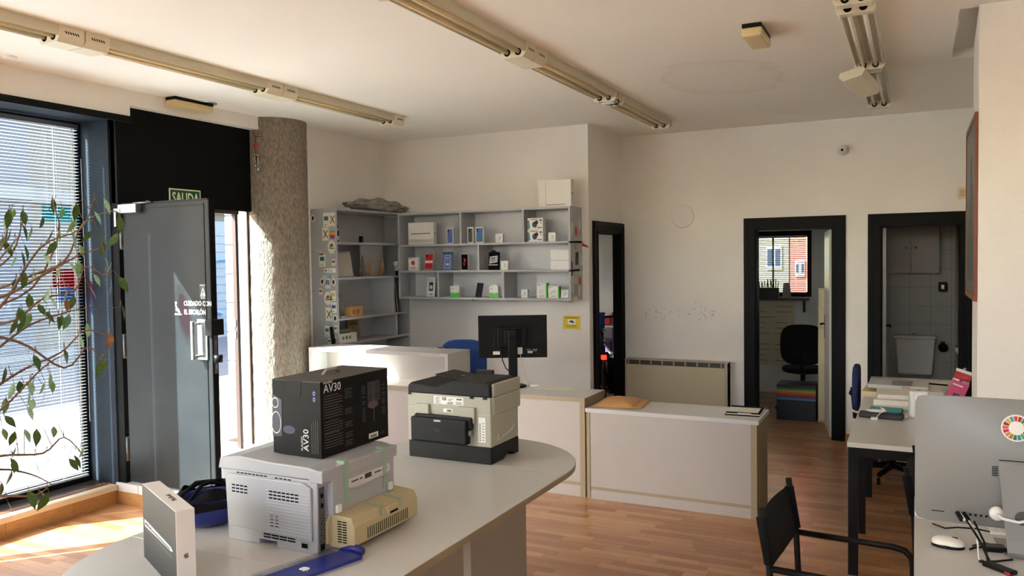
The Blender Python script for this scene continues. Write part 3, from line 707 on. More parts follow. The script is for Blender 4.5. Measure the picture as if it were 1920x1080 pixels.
# wall shelves beside and behind the counter
su = T('wall_shelf','grey wall shelf unit with staggered compartments full of boxes','shelf',(-3.82,7.065,1.375))
W, D = .96, .145
for z,nm in ((0,'bottom_board'),(.27,'shelf_board'),(.535,'shelf_board'),(.858,'top_board')): B((-W,W,-D,D,z,z+.019)).build(nm,'shelf_grey',su); 
B((-W,-W+.019,-D,D,.019,.858)).build('side_panel','shelf_grey',su); B((W-.019,W,-D,D,.019,.858)).build('side_panel','shelf_grey',su)
B((-W+.019,W-.019,D-.006,D-.001,.019,.858)).build('back_panel',flat(214,216,220),su)
for x,z0,z1 in ((-.213,.554,.858),(.474,.554,.858),(-.017,.289,.535),(-.483,.019,.27),(.254,.019,.27)): B((x-.010,x+.010,-D,D-.006,z0,z1)).build('divider','shelf_grey',su)
rnd = random.Random(8); sf = fr((W+.0005,0,0),(0,1,0),(0,0,1))
for i,(a,b,w,h,c) in enumerate(((-.13,.76,.02,.10,(214,212,206)),(-.125,.60,.05,.14,(222,220,210)),(-.03,.60,.055,.09,(196,60,66)),(.06,.66,.05,.10,(206,206,202)),(-.05,.47,.05,.07,(120,150,130)),(.01,.40,.05,.06,(206,216,206)),(-.03,.33,.075,.12,(40,42,46)),(.08,.33,.05,.09,(196,196,196)),(-.13,.30,.03,.06,(30,30,32)),(-.13,.23,.03,.06,(30,30,32)),(.08,.24,.04,.07,(212,212,212)),(-.125,.15,.045,.08,(206,206,200)),(-.05,.15,.05,.06,(206,200,170)),(.05,.13,.06,.085,(196,60,66)),(-.13,.07,.05,.07,(200,206,210)),(-.05,.05,.09,.10,(150,158,150)),(.03,.03,.06,.12,(220,218,208)),(-.1,.0,.12,.03,(222,220,214)))):
    if i in (1,2,13,16): dpoly(su,'sticker',flat(*c),sf,ell(a+w/2,b+h/2,w/2,h/2,16))
    else: dec(su,'sticker',flat(*c),sf,(a,a+w,b,b+h))
for x in (-.25,.82): B((x-.02,x+.02,.10,.144,-.035,0)).build('wall_bracket','off_white',su)
sl = T('standing_shelf','tall grey shelf unit with a sticker covered side beside the column','shelf',(-4.99,6.6,0))
B((-.15,.15,-.6,-.58,0,2.268)).build('side_panel','shelf_grey',sl); B((-.15,.15,.58,.6,0,2.23)).build('side_panel','shelf_grey',sl)
for z,nm in ((2.248,'top_board'),(1.93,'shelf_board'),(1.594,'shelf_board'),(1.21,'shelf_board'),(.97,'shelf_board'),(.4,'shelf_board'),(.06,'bottom_board')): B((-.15,.15,-.58,.58,z,z+.02)).build(nm,'shelf_grey',sl)
B((-.15,-.145,-.58,.58,.06,2.248)).build('back_panel',flat(176,178,180),sl)
for y,z0,z1 in ((.32,1.23,1.594),(.36,.99,1.21)): B((-.145,.15,y-.01,y+.01,z0,z1)).build('divider','shelf_grey',sl)
B((.02,.03,-.07,.30,1.614,1.93)).build('inner_panel','shelf_grey',sl)
# stickers on its near side: world px grid turned into panel coordinates (a across 0..0.30, b height)
pf = fr((-.15,-.6005,0))
cr = (228,222,200)
def stk(a, b, w, h, c=cr, oval=False):
    o = dpoly(sl,'sticker',flat(*c),pf,ell(a+w/2,b+h/2,w/2,h/2,18)) if oval else dec(sl,'sticker',flat(*c),pf,(a,a+w,b,b+h)); return o
pz = lambda o,c: fr((-.15+o[0],-.6015,o[1]))
def xs(a, b, w, h):
    o = stk(a,b,w,h); text(o,'X',h*.85,flat(60,58,52),pz((a+w*.12,b+h*.2),0),'letter',sx=.8); return o
def mini(a, b, w, h, c2):
    o = stk(a,b,w,h); dec(o,'sticker_print',flat(*c2),pz((a,b),0),(w*.15,w*.85,h*.45,h*.75)); dec(o,'sticker_print',flat(150,120,90),pz((a,b),0),(w*.3,w*.6,h*.12,h*.18)); return o
mini(.155,2.095,.07,.13,(36,110,130)); xs(.225,2.10,.07,.125); xs(.14,1.965,.075,.125)
rb = stk(.225,1.965,.07,.125,(176,178,178))
for k,c in enumerate(((86,150,64),(238,186,40),(236,130,36),(206,52,50),(140,60,140),(40,120,190))): dpoly(rb,'rainbow_band',flat(*c),pz((.26,2.02),0),[(x*.07,max(min(y*.085,.034-.0133*k),.034-.0133*(k+1))) for x,y in APPLE])
dpoly(rb,'rainbow_leaf',flat(86,150,64),pz((.26,2.02),0),[(x*.07,y*.085) for x,y in APLEAF])
for (a,b,s) in ((.20,1.84,.11),(.145,1.36,.105)):
    o = stk(a,b,s*.85,s*1.2,cr,True); dpoly(o,'sticker_print',flat(90,96,90),pz((a,b),0),[(s*.2,s*.55),(s*.3,s*.8),(s*.5,s*.9),(s*.65,s*.7),(s*.5,s*.62)]); dec(o,'sticker_print',flat(70,70,66),pz((a,b),0),(s*.15,s*.7,s*.45,s*.52))
mini(.095,1.72,.075,.125,(36,110,130)); mini(.245,1.73,.04,.06,(120,40,40))
o = stk(.155,1.665,.135,.04,(238,236,228)); apple(o,flat(190,40,44),pz((.175,1.684),0),0,0,.024); text(o,'iPod',.03,flat(70,66,60),pz((.195,1.674),0),'lettering')
for i,c in enumerate(((200,214,206),(150,200,206),(96,170,190),(206,206,170))): stk(.135+i*.035,1.61,.028,.03,c)
def bug(a, b):
    o = stk(a,b,.052,.07,(226,222,212),True); dpoly(o,'sticker_print',flat(60,34,30),pz((a+.026,b+.035),0),ell(0,0,.013,.022,12)); dec(o,'sticker_print',flat(60,34,30),pz((a+.026,b+.035),0),(-.018,.018,-.003,.0),(-.016,.016,.008,.011)); return o
bug(.10,1.545); bug(.235,1.54); bug(.005,2.145); bug(.245,1.20)
o = stk(.16,1.515,.06,.095,(216,220,224)); dec(o,'sticker_print',flat(50,60,110),pz((.16,1.515),0),(.01,.02,.03,.08),(.025,.034,.04,.085),(.04,.05,.03,.08))
mini(.085,1.455,.04,.06,(120,40,40)); mini(.22,1.40,.065,.095,(200,176,120)); mini(.225,1.285,.065,.1,(60,80,160)); xs(.16,1.21,.075,.125); mini(.145,1.06,.055,.105,(40,130,160)); mini(.215,1.05,.035,.06,(60,60,60)); mini(.26,1.10,.03,.07,(90,60,60)); mini(.18,.985,.035,.06,(60,60,60)); mini(.25,.985,.03,.08,(90,60,60)); mini(.16,.83,.075,.06,(80,76,70))
dpoly(sl,'sticker',flat(226,176,168),pf,[(.03,1.885),(.10,1.88),(.145,1.855),(.15,1.83),(.10,1.83),(.095,1.865)])
for z in (2.24,1.86,1.49,1.05): dpoly(sl,'screw_cap',flat(30,30,30),pf,ell(.015,z,.004,.005,8))

# desks on the right
gd = T('grey_desk','long grey topped desk on black steel legs along the right wall','desk',(-.03,6.07,0))
B((-.305,.31,-1.335,1.32,.712,.74)).build('desk_top','laminate_grey',gd,bev=.003)
B((-.30,.305,-1.33,1.315,.66,.712)).build('steel_apron','black_metal',gd)
for y in (-1.30,-.565,.29,1.28):
    for x in (-.275,.275): B((x-.025,x+.025,y-.025,y+.025,0,.66)).build('leg','black_metal',gd,bev=.003)
mk = MB(fr((-.3005+.0,-.565,0),(0,-1,0),(0,0,1)))
for i in range(16): mk.prism([(-.02+.004*(i%3),.22+i*.027),(-.014+.004*(i%3),.223+i*.027),(-.016,.23+i*.027)],0,.0005)
mk.build('chipped_paint',flat(200,180,140),gd)
cd = T('computer_desk','light grey desk carrying the all in one computer at the right edge','desk',(.75,2.95,0))
B((-.752,.75,-1.0,.82,.712,.74)).build('desk_top','laminate_grey',cd,bev=.002)
B((-.753,-.752,-1.0,.82,.713,.739)).build('edge_band','edge_tan',cd)
for x in (-.70,.70):
    for y in (-.95,.77): B((x-.025,x+.025,y-.025,y+.025,0,.712)).build('leg','black_metal',cd,bev=.003)
# director style chairs
def folding_chair(label, loc, rz):
    r = T('folding_chair', label, 'chair', loc, rz, 'black tube and canvas chairs')
    R_ = .0125
    for s in (-1,1):
        y = s*.225
        MB().tube([(-.03,y,.855),(0,y,.64),(.012,y,.40),(.012,y,.012)],R_,10).build('back_post','black_metal',r,True)
        MB().tube([(.0,y,.637),(.36,y,.637),(.40,y,.63),(.425,y,.605),(.43,y,.57),(.43,y,.012)],R_,10).build('armrest','black_metal',r,True)
        B((-.02,.45,y-.012,y+.012,0,.014)).build('foot_rail','black_metal',r); B((.012,.43,y-.01,y+.01,.40,.42)).build('seat_rail','black_metal',r)
    MB().grid(lambda u,v: (-.032+.036*(1-v)+ .018*math.sin(math.pi*u)*(.4+.6*v)*-1+.004, -.238+.476*u, .64+.185*v+.012*(1-abs(2*u-1))*(-1)*(1-v)), 13, 7).build('canvas_back','black_cloth',r,True)
    b = r.children[-1]; b.modifiers.new('solid','SOLIDIFY').thickness = .006
    for s in (-1,1): MB().tube([(-.028,s*.226,.82),(0,s*.226,.655)],.019,10).build('canvas_sleeve','black_cloth',r,True)
    MB().grid(lambda u,v: (.02+.40*u, -.225+.45*v, .42-.03*math.sin(math.pi*v)), 5, 9).build('canvas_seat','black_cloth',r,True)
    b = r.children[-1]; b.modifiers.new('solid','SOLIDIFY').thickness = .005
    return r
folding_chair('black canvas armchair with tube frame standing before the front counter',(-.452,3.20,0),math.radians(-4.5))
folding_chair('black canvas armchair tucked behind the all in one computer',(.012,4.02,0),math.radians(-4))
def office_chair(label, loc, rz, cm, bw=.4, bz=(.62,1.06), grp=None):
    r = T('office_chair', label, 'chair', loc, rz, grp)
    for k in range(5):
        a = 2*math.pi*k/5+.3
        MB().tube([(0,0,.10),(.27*math.cos(a),.27*math.sin(a),.075)],[.028,.018],8).build('base_arm','black_plastic',r,True)
        c = MB(); c.lathe([(.0,-.012),(.028,-.012),(.028,.012),(0,.012)],(.28*math.cos(a),.28*math.sin(a),.028),12,'y'); c.build('caster','black_plastic',r)
    MB().cyl((0,0,.09),(0,0,.44),.025).build('gas_column','black_metal',r,True)
    s = MB(); s.prism([(x*.9,y) for x,y in ell(0,0,.25,.24,20)],.44,.50); s.build('seat',cm,r,bev=.02)
    MB().tube([(0,.16,.44),(0,.27,.46),(0,.29,.70)],.02,8).build('back_bar','black_plastic',r,True)
    z0,z1 = bz; zc=(z0+z1)/2; hh=(z1-z0)/2
    pts = [(bw/2*math.copysign(abs(math.cos(t))**.6,math.cos(t)), zc+hh*math.copysign(abs(math.sin(t))**.6,math.sin(t))) for t in [i*2*math.pi/28 for i in range(28)]]
    b = MB(); b.prism(pts,.24,.285,1); b.build('backrest',cm,r,bev=.015)
    MB().cyl((-.05,.30,.66),(.05,.30,.66),.018,10).build('tilt_knob','black_plastic',r,True)
    return r
office_chair('blue office chair behind the reception desk, mostly hidden by the monitor',(-3.69,6.44,0),math.radians(200),'blue_cloth',.42,(.66,1.06))
office_chair('dark blue office chair pushed in at the grey desk by the bathroom door',(-.16,6.98,0),math.radians(90),flat(26,42,84,.8),.4,(.52,.885))

# ================================================================== things on the oval table
def laser_printer():
    r = T('laser_printer','white laser printer with a beige rear tray taped shut on the oval table','printer',(-2.085,2.40,.74))
    # local: x -0.215..0.225, y -0.222..0.22 ; the left/front panel faces -y
    b = MB(); b.prism([(-.205,0),(-.05,0),(-.05,.02),(.03,.02),(.03,-.0),(.215,0),(.218,.045),(.222,.26),(-.232,.262),(-.215,.22),(-.207,.06)],-.222,.215,1)
    body = b.build('body','printer_white',r,bev=.004)
    t = MB(); t.prism([(-.244,.262),(-.232,.305),(-.14,.318),(.02,.309),(.19,.307),(.243,.298),(.25,.264)],-.228,.22,1); lid = t.build('top_cover','printer_white',r,bev=.005)
    B((.19,.252,-.229,.22,.255,.3)).build('cover_corner','printer_white',lid,bev=.004)
    p = MB(); p.prism([(-.19,.055),(.20,.045),(.20,.235),(.17,.25),(-.19,.248),(-.205,.235)],-.232,-.222,1); sp_ = p.build('side_cover','printer_white',r,bev=.004)
    f = fr((0,-.2325,0))
    def rows(nm,a0,b0,n,m,dx=.02,dz=.012,w=.015,h=.005):
        dec(sp_,nm,'hole',f,*[(a0+i*dx,a0+i*dx+w,b0-j*dz,b0-j*dz+h) for i in range(n) for j in range(m)])
    rows('vent_slots',-.17,.207,4,3); rows('vent_slots',.01,.203,7,3); rows('vent_slots',.012,.115,2,4,.024)
    dec(sp_,'panel_rib',flat(206,208,210),f,*[(-.005,.195,.06+.0115*k,.0615+.0115*k) for k in range(14)],t=.0015)
    g = fr((0,-.2225,0)); dec(body,'vent_slots','hole',g,*[(-.155+i*.019,-.141+i*.019,.252,.256) for i in range(8)],*[(.03+i*.02,.044+i*.02,.251,.255) for i in range(4)])
    dec(body,'vent_slots','hole',g,*[(-.03+i*.038,.004+i*.038,.03+.010*j,.035+.010*j) for i in range(4) for j in range(2)])
    dpoly(body,'vent_slots','hole',g,*[[(-.035+i*.012,.050),(-.032+i*.012,.050),(-.028+i*.012,.056),(-.031+i*.012,.056)] for i in range(20)])
    sk = dec(body,'power_socket','printer_cream',g,(.143,.182,.014,.038),t=.002); dec(sk,'socket_hole','hole',fr((0,-.2248,0)),(.149,.176,.018,.034))
    # right side (+x)
    s = fr((.2225,0,0),(0,1,0),(0,0,1))
    dec(body,'port_strip','grey_metal',s,(-.215,-.185,.03,.235),t=.001); dpoly(body,'port','hole',fr((.2240,0,0),(0,1,0),(0,0,1)),*[ell(-.20,z,.007,.009,10) for z in (.17,.205)],*[ell(-.205+.008*(k%3),.045+.007*k,.002,.0025,6) for k in range(14)],[(-.212,.012),(-.19,.012),(-.19,.034),(-.212,.034)])
    B((.222,.250,-.175,.20,.13,.262)).build('rear_door','printer_white',body,bev=.004)
    B((.250,.252,-.10,.17,.20,.238)).build('door_recess',flat(206,206,206),body); MB().tube([(.252,-.10,.205),(.256,.03,.192),(.252,.17,.205)],.003,6).build('door_rim','printer_white',body,True)
    dec(body,'printed_marks',flat(60,60,60),fr((.2525,0,0),(0,1,0),(0,0,1)),(-.07,-.03,.222,.227),(-.02,-.005,.222,.227),(.01,.05,.216,.234),(.07,.11,.222,.227),(.12,.15,.222,.227))
    for y in (-.15,.165): B((.25,.262,y-.012,y+.012,.135,.165)).build('latch','white_box',body,bev=.003)
    tr = MB(); tr.prism([(-.185,.03),(.20,.03),(.20,.128),(-.165,.128),(-.185,.10)],.222,.235,0); tr.build('tray_mount','printer_beige',r)
    q = MB(); q.prism([(.225,.012),(.31,.012),(.335,.03),(.335,.095),(.32,.125),(.225,.133)],-.165,.235,1); tray = q.build('rear_tray','printer_beige',r,bev=.004)
    e = fr((.3355,0,0),(0,1,0),(0,0,1)); dec(tray,'tray_slots','hole',e,*[(-.09+i*.0125,-.086+i*.0125,.035,.075) for i in range(21)],t=.0004)
    dec(tray,'tray_slots','hole',fr((0,-.1655,0)),*[(.262+k*.022,.280+k*.022,.035+j*.009,.039+j*.009) for k in range(2) for j in range(9)],t=.0004)
    B((.325,.342,.03,.10,.085,.118)).build('tray_handle','printer_beige',tray,bev=.003); dec(tray,'handle_slot','hole',fr((.3425,0,0),(0,1,0),(0,0,1)),(.04,.09,.088,.096),t=.0004)
    for y in (-.10,.135): B((.2505,.2535,y-.012,y+.012,.15,.30),(.22,.2545,y-.012,y+.012,.299,.3095)).build('green_tape','tape_green',r)
    for y in (0.0,.115): B((.26,.337,y-.01,y+.01,.1295,.1312),(.336,.3375,y-.01,y+.01,.09,.12)).build('green_tape','tape_green',r)
    for x in (-.18,.17):
        for y in (-.19,.19): B((x-.015,x+.015,y-.015,y+.015,-.0,.004)).build('foot','rubber',r)
laser_printer()
def speaker_box():
    r = T('speaker_box','black AV30 loudspeaker carton with a handle on top of the white printer','box',(-2.04,2.487,1.0505))
    w,d,h = .115,.207,.279
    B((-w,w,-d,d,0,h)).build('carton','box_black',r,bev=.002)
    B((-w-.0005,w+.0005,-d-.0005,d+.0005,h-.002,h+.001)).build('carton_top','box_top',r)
    MB().tube([(-.005,-.05,h-.002),(-.005,-.03,h+.016),(-.005,.03,h+.016),(-.005,.05,h-.002)],.006,8).build('carry_handle',flat(150,146,144),r,True)
    f = fr((0,-d-.0006,0)); wh = flat(226,226,230); vi = flat(128,120,190)
    # front (-y) face
    def vert(s,size,a,b,m): 
        return text(r,s,size,m,Matrix.Translation((0,0,0)) @ fr((a,-d-.001,b),(0,0,1),(-1,0,0)))
    vert('AV30',.036,.056,.022,wh); vert('M-AUDIO',.0125,.029,.022,wh)
    dpoly(r,'brand_triangles',vi,f,*[[(.078,.205+k*.011),(.093,.205+k*.011),(.0855,.214+k*.011)] if k%2 else [(.078,.213+k*.011),(.093,.213+k*.011),(.0855,.205+k*.011)] for k in range(4)])
    dec(r,'print_lines','box_line',f,*[(.071+i*.009,.0722+i*.009,.015,.115+.012*(3-abs(2-i))) for i in range(4)])
    sp_ = dpoly(r,'speaker_picture',flat(44,52,66),f,[(-w,.065),(-.07,.068),(-.068,.205),(-w,.225)])
    dpoly(sp_,'picture_ring',flat(216,220,226),fr((0,-d-.0014,0)),[(max(-w,-.097+.024*math.cos(t)),.118+.042*math.sin(t)) for t in [i*.3142 for i in range(20)]]); dpoly(sp_,'picture_cone',flat(42,52,70),fr((0,-d-.0022,0)),[(max(-w,-.097+.021*math.cos(t)),.118+.038*math.sin(t)) for t in [i*.3142 for i in range(20)]])
    dpoly(sp_,'picture_ring',flat(216,220,226),fr((0,-d-.0014,0)),[(max(-w,-.1+.016*math.cos(t)),.192+.02*math.sin(t)) for t in [i*.3142 for i in range(20)]]); dpoly(sp_,'picture_cone',flat(42,46,54),fr((0,-d-.0022,0)),[(max(-w,-.1+.013*math.cos(t)),.192+.016*math.sin(t)) for t in [i*.3142 for i in range(20)]])
    dpoly(r,'picture_glow',flat(52,46,84),f,ell(-.035,.095,.03,.016,20)); dpoly(r,'tape_patch',flat(12,12,14,.7),f,[(-.04,.225),(.02,.222),(.028,h),(-.042,h)])
    # right (+x) face
    e = fr((w+.0006,0,0),(0,1,0),(0,0,1)); E_ = lambda a,b: fr((w+.001,a,b),(0,1,0),(0,0,1))
    text(r,'AV30',.044,wh,E_(-.192,.237)); text(r,'M-AUDIO',.012,wh,E_(-.192,.27))
    for k,(b0,n) in enumerate(((.205,4),(.155,5),(.10,5),(.045,6))): dec(r,'print_lines','box_line',e,*[(-.19,-.085-(.02 if j==n-1 else 0),b0+.010*j-.012,b0+.0122*j-.0112 if 0 else b0+.010*j-.0105) for j in range(n)])
    for b0,n in ((.2,5),(.14,3),(.09,3),(.05,3),(.02,3)): dec(r,'print_lines','box_line',e,*[(-.07,-.025-.008*(j%2),b0+.008*j,b0+.008*j+.0013) for j in range(n)])
    rn = random.Random(3)
    dec(r,'print_lines','box_line',e,*[(a,a+.02,b,b+.0013) for a in (.035,.165) for b in [.09+.0085*k for k in range(17)] if rn.random()<.75])
    for a in (.07,.115):
        o = dpoly(r,'speaker_diagram',flat(44,44,50),e,[(a,.16),(a+.036,.16),(a+.036,.24),(a,.24)]); dpoly(o,'diagram_cone',flat(24,24,28),fr((w+.0014,0,0),(0,1,0),(0,0,1)),ell(a+.018,.18,.013,.015,14),ell(a+.018,.218,.008,.009,12))
    dpoly(r,'picture_glow',flat(96,72,92),e,ell(.105,.148,.035,.016,18)); dec(r,'diagram_line',flat(120,116,122),e,(.109,.111,.08,.24))
    o = dec(r,'barcode_label',flat(222,220,206),e,(.075,.135,.015,.035)); dec(o,'barcode','hole',fr((w+.0014,0,0),(0,1,0),(0,0,1)),*[(.085+i*.006,.088+i*.006,.018,.028) for i in range(7)])
    text(r,'AVID',.018,flat(60,58,84),E_(.145,.018),sx=.9)
speaker_box()
def multifunction():
    r = T('multifunction_printer','cream and black multifunction printer standing near the table end','printer',(-2.135,3.667,.74))
    w,d = .245,.155
    b = MB(); b.prism([(-d,0),(-.02,0),(.02,.022),(.07,.022),(.095,.0),(d,0),(d,.085),(-d,.085)],-w,w,0); b.build('base_tray','printer_dark',r,bev=.004)
    B((-w-.004,w+.0,-d+.0,d+.0,.085,.255)).build('body','printer_cream',r,bev=.006); body = r.children[-1]
    B((-w-.008,w+.012,-d+.012,d+.008,.245,.337)).build('upper_body','printer_cream',r,bev=.008); up = r.children[-1]
    B((-w-.002,w-.002,-d-.001,-d+.013,.25,.337)).build('rear_plate','printer_cream',r)
    l = MB(); l.prism([(-w,.335),(w,.335),(w-.0,.40),(w-.03,.413),(.03,.413),(-.07,.378),(-w+.02,.392),(-w,.375)],-d-.004,d-.02,1); lid = l.build('scanner_lid','printer_dark',r,bev=.008)
    B((w-.004,w+.012,-d+.012,d+.008,.337,.405)).build('lid_side','printer_cream',r,bev=.008)
    ft = MB(Matrix.Translation((-.03,.0,.408)) @ Matrix.Rotation(math.radians(7),4,'Y')); ft.box(-.10,.07,-.07,.12,0,.008); ft.build('feeder_tray','printer_dark',lid,bev=.003)
    B((.0,.10,.135,.165,.37,.43)).build('control_panel','printer_dark',r,bev=.004)
    apple_ = text(r,'hp',.02,flat(214,214,206),fr((.0,-.02,.4185),(1,0,0),(0,1,0)),'badge')
    f = fr((0,-d-.0055,0)); g = fr((0,-d-.0005,0)); gr = flat(196,196,180)
    o = B((-.205,.13,-d-.045,-d,.095,.222)).build('duplex_cover','printer_dark',r,bev=.010); B((-.19,.15,-d-.03,-d,.17,.235)).build('cover_ridge','printer_dark',o,bev=.008)
    text(o,'hp',.034,flat(56,58,62),fr((-.06,-d-.0455,.155)),'badge'); B((-.06,-.02,-d-.048,-d-.04,.205,.214)).build('release_tab',flat(176,176,168),o); k = MB(); k.lathe([(0,0),(.017,0),(.017,.02),(0,.02)],(.125,-d-.012,.155),14,'x'); k.build('side_knob',flat(120,122,124),o)
    B((-.19,-.11,-d-.016,-d,.205,.285)).build('hinge_cover','printer_cream',r,bev=.004); B((.07,.16,-d-.016,-d,.205,.285)).build('hinge_cover','printer_cream',r,bev=.004)
    lb = dec(r,'rating_label',flat(236,236,232),fr((0,-d-.0015,0)),(-.085,.09,.288,.328)); z=fr((0,-d-.0025,0)); dk=flat(40,40,42)
    dec(lb,'label_print',dk,z,*[(-.075,-.045-.01*(k%2),.292+.007*k,.2945+.007*k) for k in range(5)],*[(.0,.03-.01*(k%2),.30+.008*k,.302+.008*k) for k in range(3)],*[(-.005+i*.004,-.0035+i*.004,.291,.298) for i in range(9)],*[(.05+i*.004,.0525+i*.004,.314,.322) for i in range(8)],*[(.045,.08,.292+.005*k,.294+.005*k) for k in range(3)])
    text(lb,'GS',.022,dk,fr((-.036,-d-.0025,.310)),off=.0008)
    lb2 = dec(r,'serial_label',flat(236,236,232),g,(-.03,.025,.248,.266)); dec(lb2,'label_print',dk,fr((0,-d-.0013,0)),*[(-.008+i*.003,-.0062+i*.003,.252,.262) for i in range(9)])
    lb3 = dec(r,'side_label',flat(230,230,224),g,(.175,.215,.11,.235)); dec(lb3,'label_print',dk,fr((0,-d-.0013,0)),*[(.18,.188,.118+.009*k,.122+.009*k) for k in range(10)],*[(.197,.208,.12+.014*k,.123+.014*k) for k in range(7)])
    dec(r,'panel_seam',gr,g,(-w,-.20,.262,.264),(-.2,-.198,.10,.264),(.165,.167,.09,.25),(.165,w,.247,.249))
    io = dec(r,'port_plate',flat(196,196,196),g,(-.232,-.205,.09,.19),t=.001); dec(io,'port','hole',fr((0,-d-.0018,0)),*[(-.226,-.212,.10+.022*k,.115+.022*k) for k in range(4)])
    dec(r,'lid_notch','printer_dark',fr((0,-d-.003,0)),(-.24,-.222,.327,.337),(.13,.15,.327,.337),(.205,.225,.327,.337),t=.004)
    e = fr((w+.0005,0,0),(0,1,0),(0,0,1)); gp = MB(); gp.prism([(-.09,.11),(.08,.135),(.10,.16),(.09,.165),(.07,.145),(-.075,.122),(-.08,.145),(-.095,.14)],w,w+.006,0); gp.build('grip_recess',flat(200,198,182),r,bev=.002)
multifunction()
def laptop_carton():
    a = math.atan2(-.179,.372); r = T('laptop_carton','white laptop carton with a grey front standing on edge at the table front','box',(-2.218,1.849,.74),a)
    B((-.206,.206,-.029,.029,0,.26)).build('carton','white_box',r,bev=.002)
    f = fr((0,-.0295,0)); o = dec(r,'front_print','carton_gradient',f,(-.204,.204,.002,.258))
    z = fr((0,-.0305,0)); dpoly(r,'laptop_picture',flat(206,216,220),z,[(-.185,.128),(-.172,.118),(.155,.120),(.172,.126),(.15,.134),(-.178,.142)])
    dpoly(r,'laptop_picture_edge',flat(64,68,72),fr((0,-.0312,0)),[(-.175,.127),(.14,.1235),(.14,.126),(-.175,.131)]); dec(r,'laptop_port',flat(40,42,46),fr((0,-.0315,0)),(-.16,-.14,.130,.134),(-.13,-.12,.130,.134),(-.10,-.09,.130,.133))
    dpoly(r,'picture_shadow',flat(80,79,76),fr((0,-.0300,0)),[(-.17,.105),(.16,.098),(.18,.10),(.16,.108),(-.16,.115)])
    text(r,'MacBook',.024,flat(70,66,62),fr((.04,.010,.2604),(-1,0,0),(0,-1,0)),'lettering',align='CENTER')
    apple(r,flat(110,106,104),fr((.2064,0,.115),(0,1,0),(0,0,1)),0,0,.017)
laptop_carton()
def helmet():
    r = T('bicycle_helmet','upturned black and blue bicycle helmet lying behind the laptop carton','helmet',(-2.482,2.27,.742),math.radians(60))
    def bowl(s, z0, z1, k):
        def fn(u,v):
            a = 2*math.pi*u; t = z0+(z1-z0)*v; rr = math.sin(t)
            return (.15*s*rr*math.cos(a), .118*s*rr*math.sin(a), .105-.105*s*math.cos(t)*1.0+k)
        return fn
    MB().grid(bowl(1,.0,1.62,0),33,12).build('shell','blue_gloss',r,True); r.children[-1].modifiers.new('solid','SOLIDIFY').thickness = -.008
    MB().grid(bowl(1.075,.86,1.62,.004),33,8).build('black_band','black_plastic',r,True); r.children[-1].modifiers.new('solid','SOLIDIFY').thickness = .004
    for t in (.62,.80): MB().tube([(.1515*math.sin(t)*math.cos(a),.1195*math.sin(t)*math.sin(a),.105-.105*math.cos(t)) for a in [i*2*math.pi/32 for i in range(33)]],.0022,5).build('white_piping',flat(206,210,220),r,True)
    MB().grid(lambda u,v: (.135*(1-v*.25)*math.cos(2*math.pi*u),.105*(1-v*.25)*math.sin(2*math.pi*u),.115+.02*math.sin(2*math.pi*u*3)*v+.022*v),33,5).build('inner_padding','black_cloth',r,True)
    for i,(p,q) in enumerate((((-.1,.05,.12),(.09,-.06,.13)),((-.09,-.06,.12),(.1,.05,.13)),((-.12,0,.12),(.12,.02,.13)))):
        m = tuple((a+b)/2 for a,b in zip(p,q)); MB().tube([p,(p[0]*.5+.01,p[1]*.5,.158+i*.006),(m[0],m[1],.165),(q[0]*.5,q[1]*.5+.02,.155),q],.008,6).build('strap','black_cloth',r,True)
    MB().tube([(.06,.02,.15),(.1,.03,.165),(.13,.0,.16)],[.012,.016,.01],8).build('buckle','black_plastic',r,True)
helmet()
def blue_tablet():
    a = math.atan2(.282,.079)-math.pi/2
    r = T('blue_tablet','dark blue slab with a white fruit logo half inside a clear sleeve','tablet',(-1.785,2.06,.74),a)
    mb = MB(); rr=.012; W2,L2=.055,.165
    poly = [(W2-rr+rr*math.cos(t),L2-rr+rr*math.sin(t)) for t in (0,.52,1.05,1.57)]+[(-W2+rr+rr*math.cos(t),L2-rr+rr*math.sin(t)) for t in (1.57,2.1,2.62,3.14)]+[(-W2,-L2),(W2,-L2)]
    mb.prism(poly,.002,.017); mb.build('case','blue_gloss',r,bev=.003)
    mb = MB(); mb.prism([(x*1.006,y*1.004) for x,y in poly],.0,.008); mb.build('case_edge',flat(150,152,160),r,bev=.002)
    apple(r,flat(236,236,240),fr((0,-.035,.0172),(0,-1,0),(1,0,0)),0,0,.036)
    dec(r,'speaker_slot',flat(80,84,120),fr((.03,.135,.0172),(1,0,0),(0,1,0)),(-.008,.012,-.0015,.0015))
    B((-.115,-.058,-.165,.14,.0,.010)).build('clear_sleeve','clear_film',r,bev=.004)
    mb = MB(); mb.tube([(-.06,.15,.012),(-.02,.185,.020),(.015,.19,.014)],[.010,.016,.014],8); mb.build('blue_tab','blue_gloss',r,True)
blue_tablet()

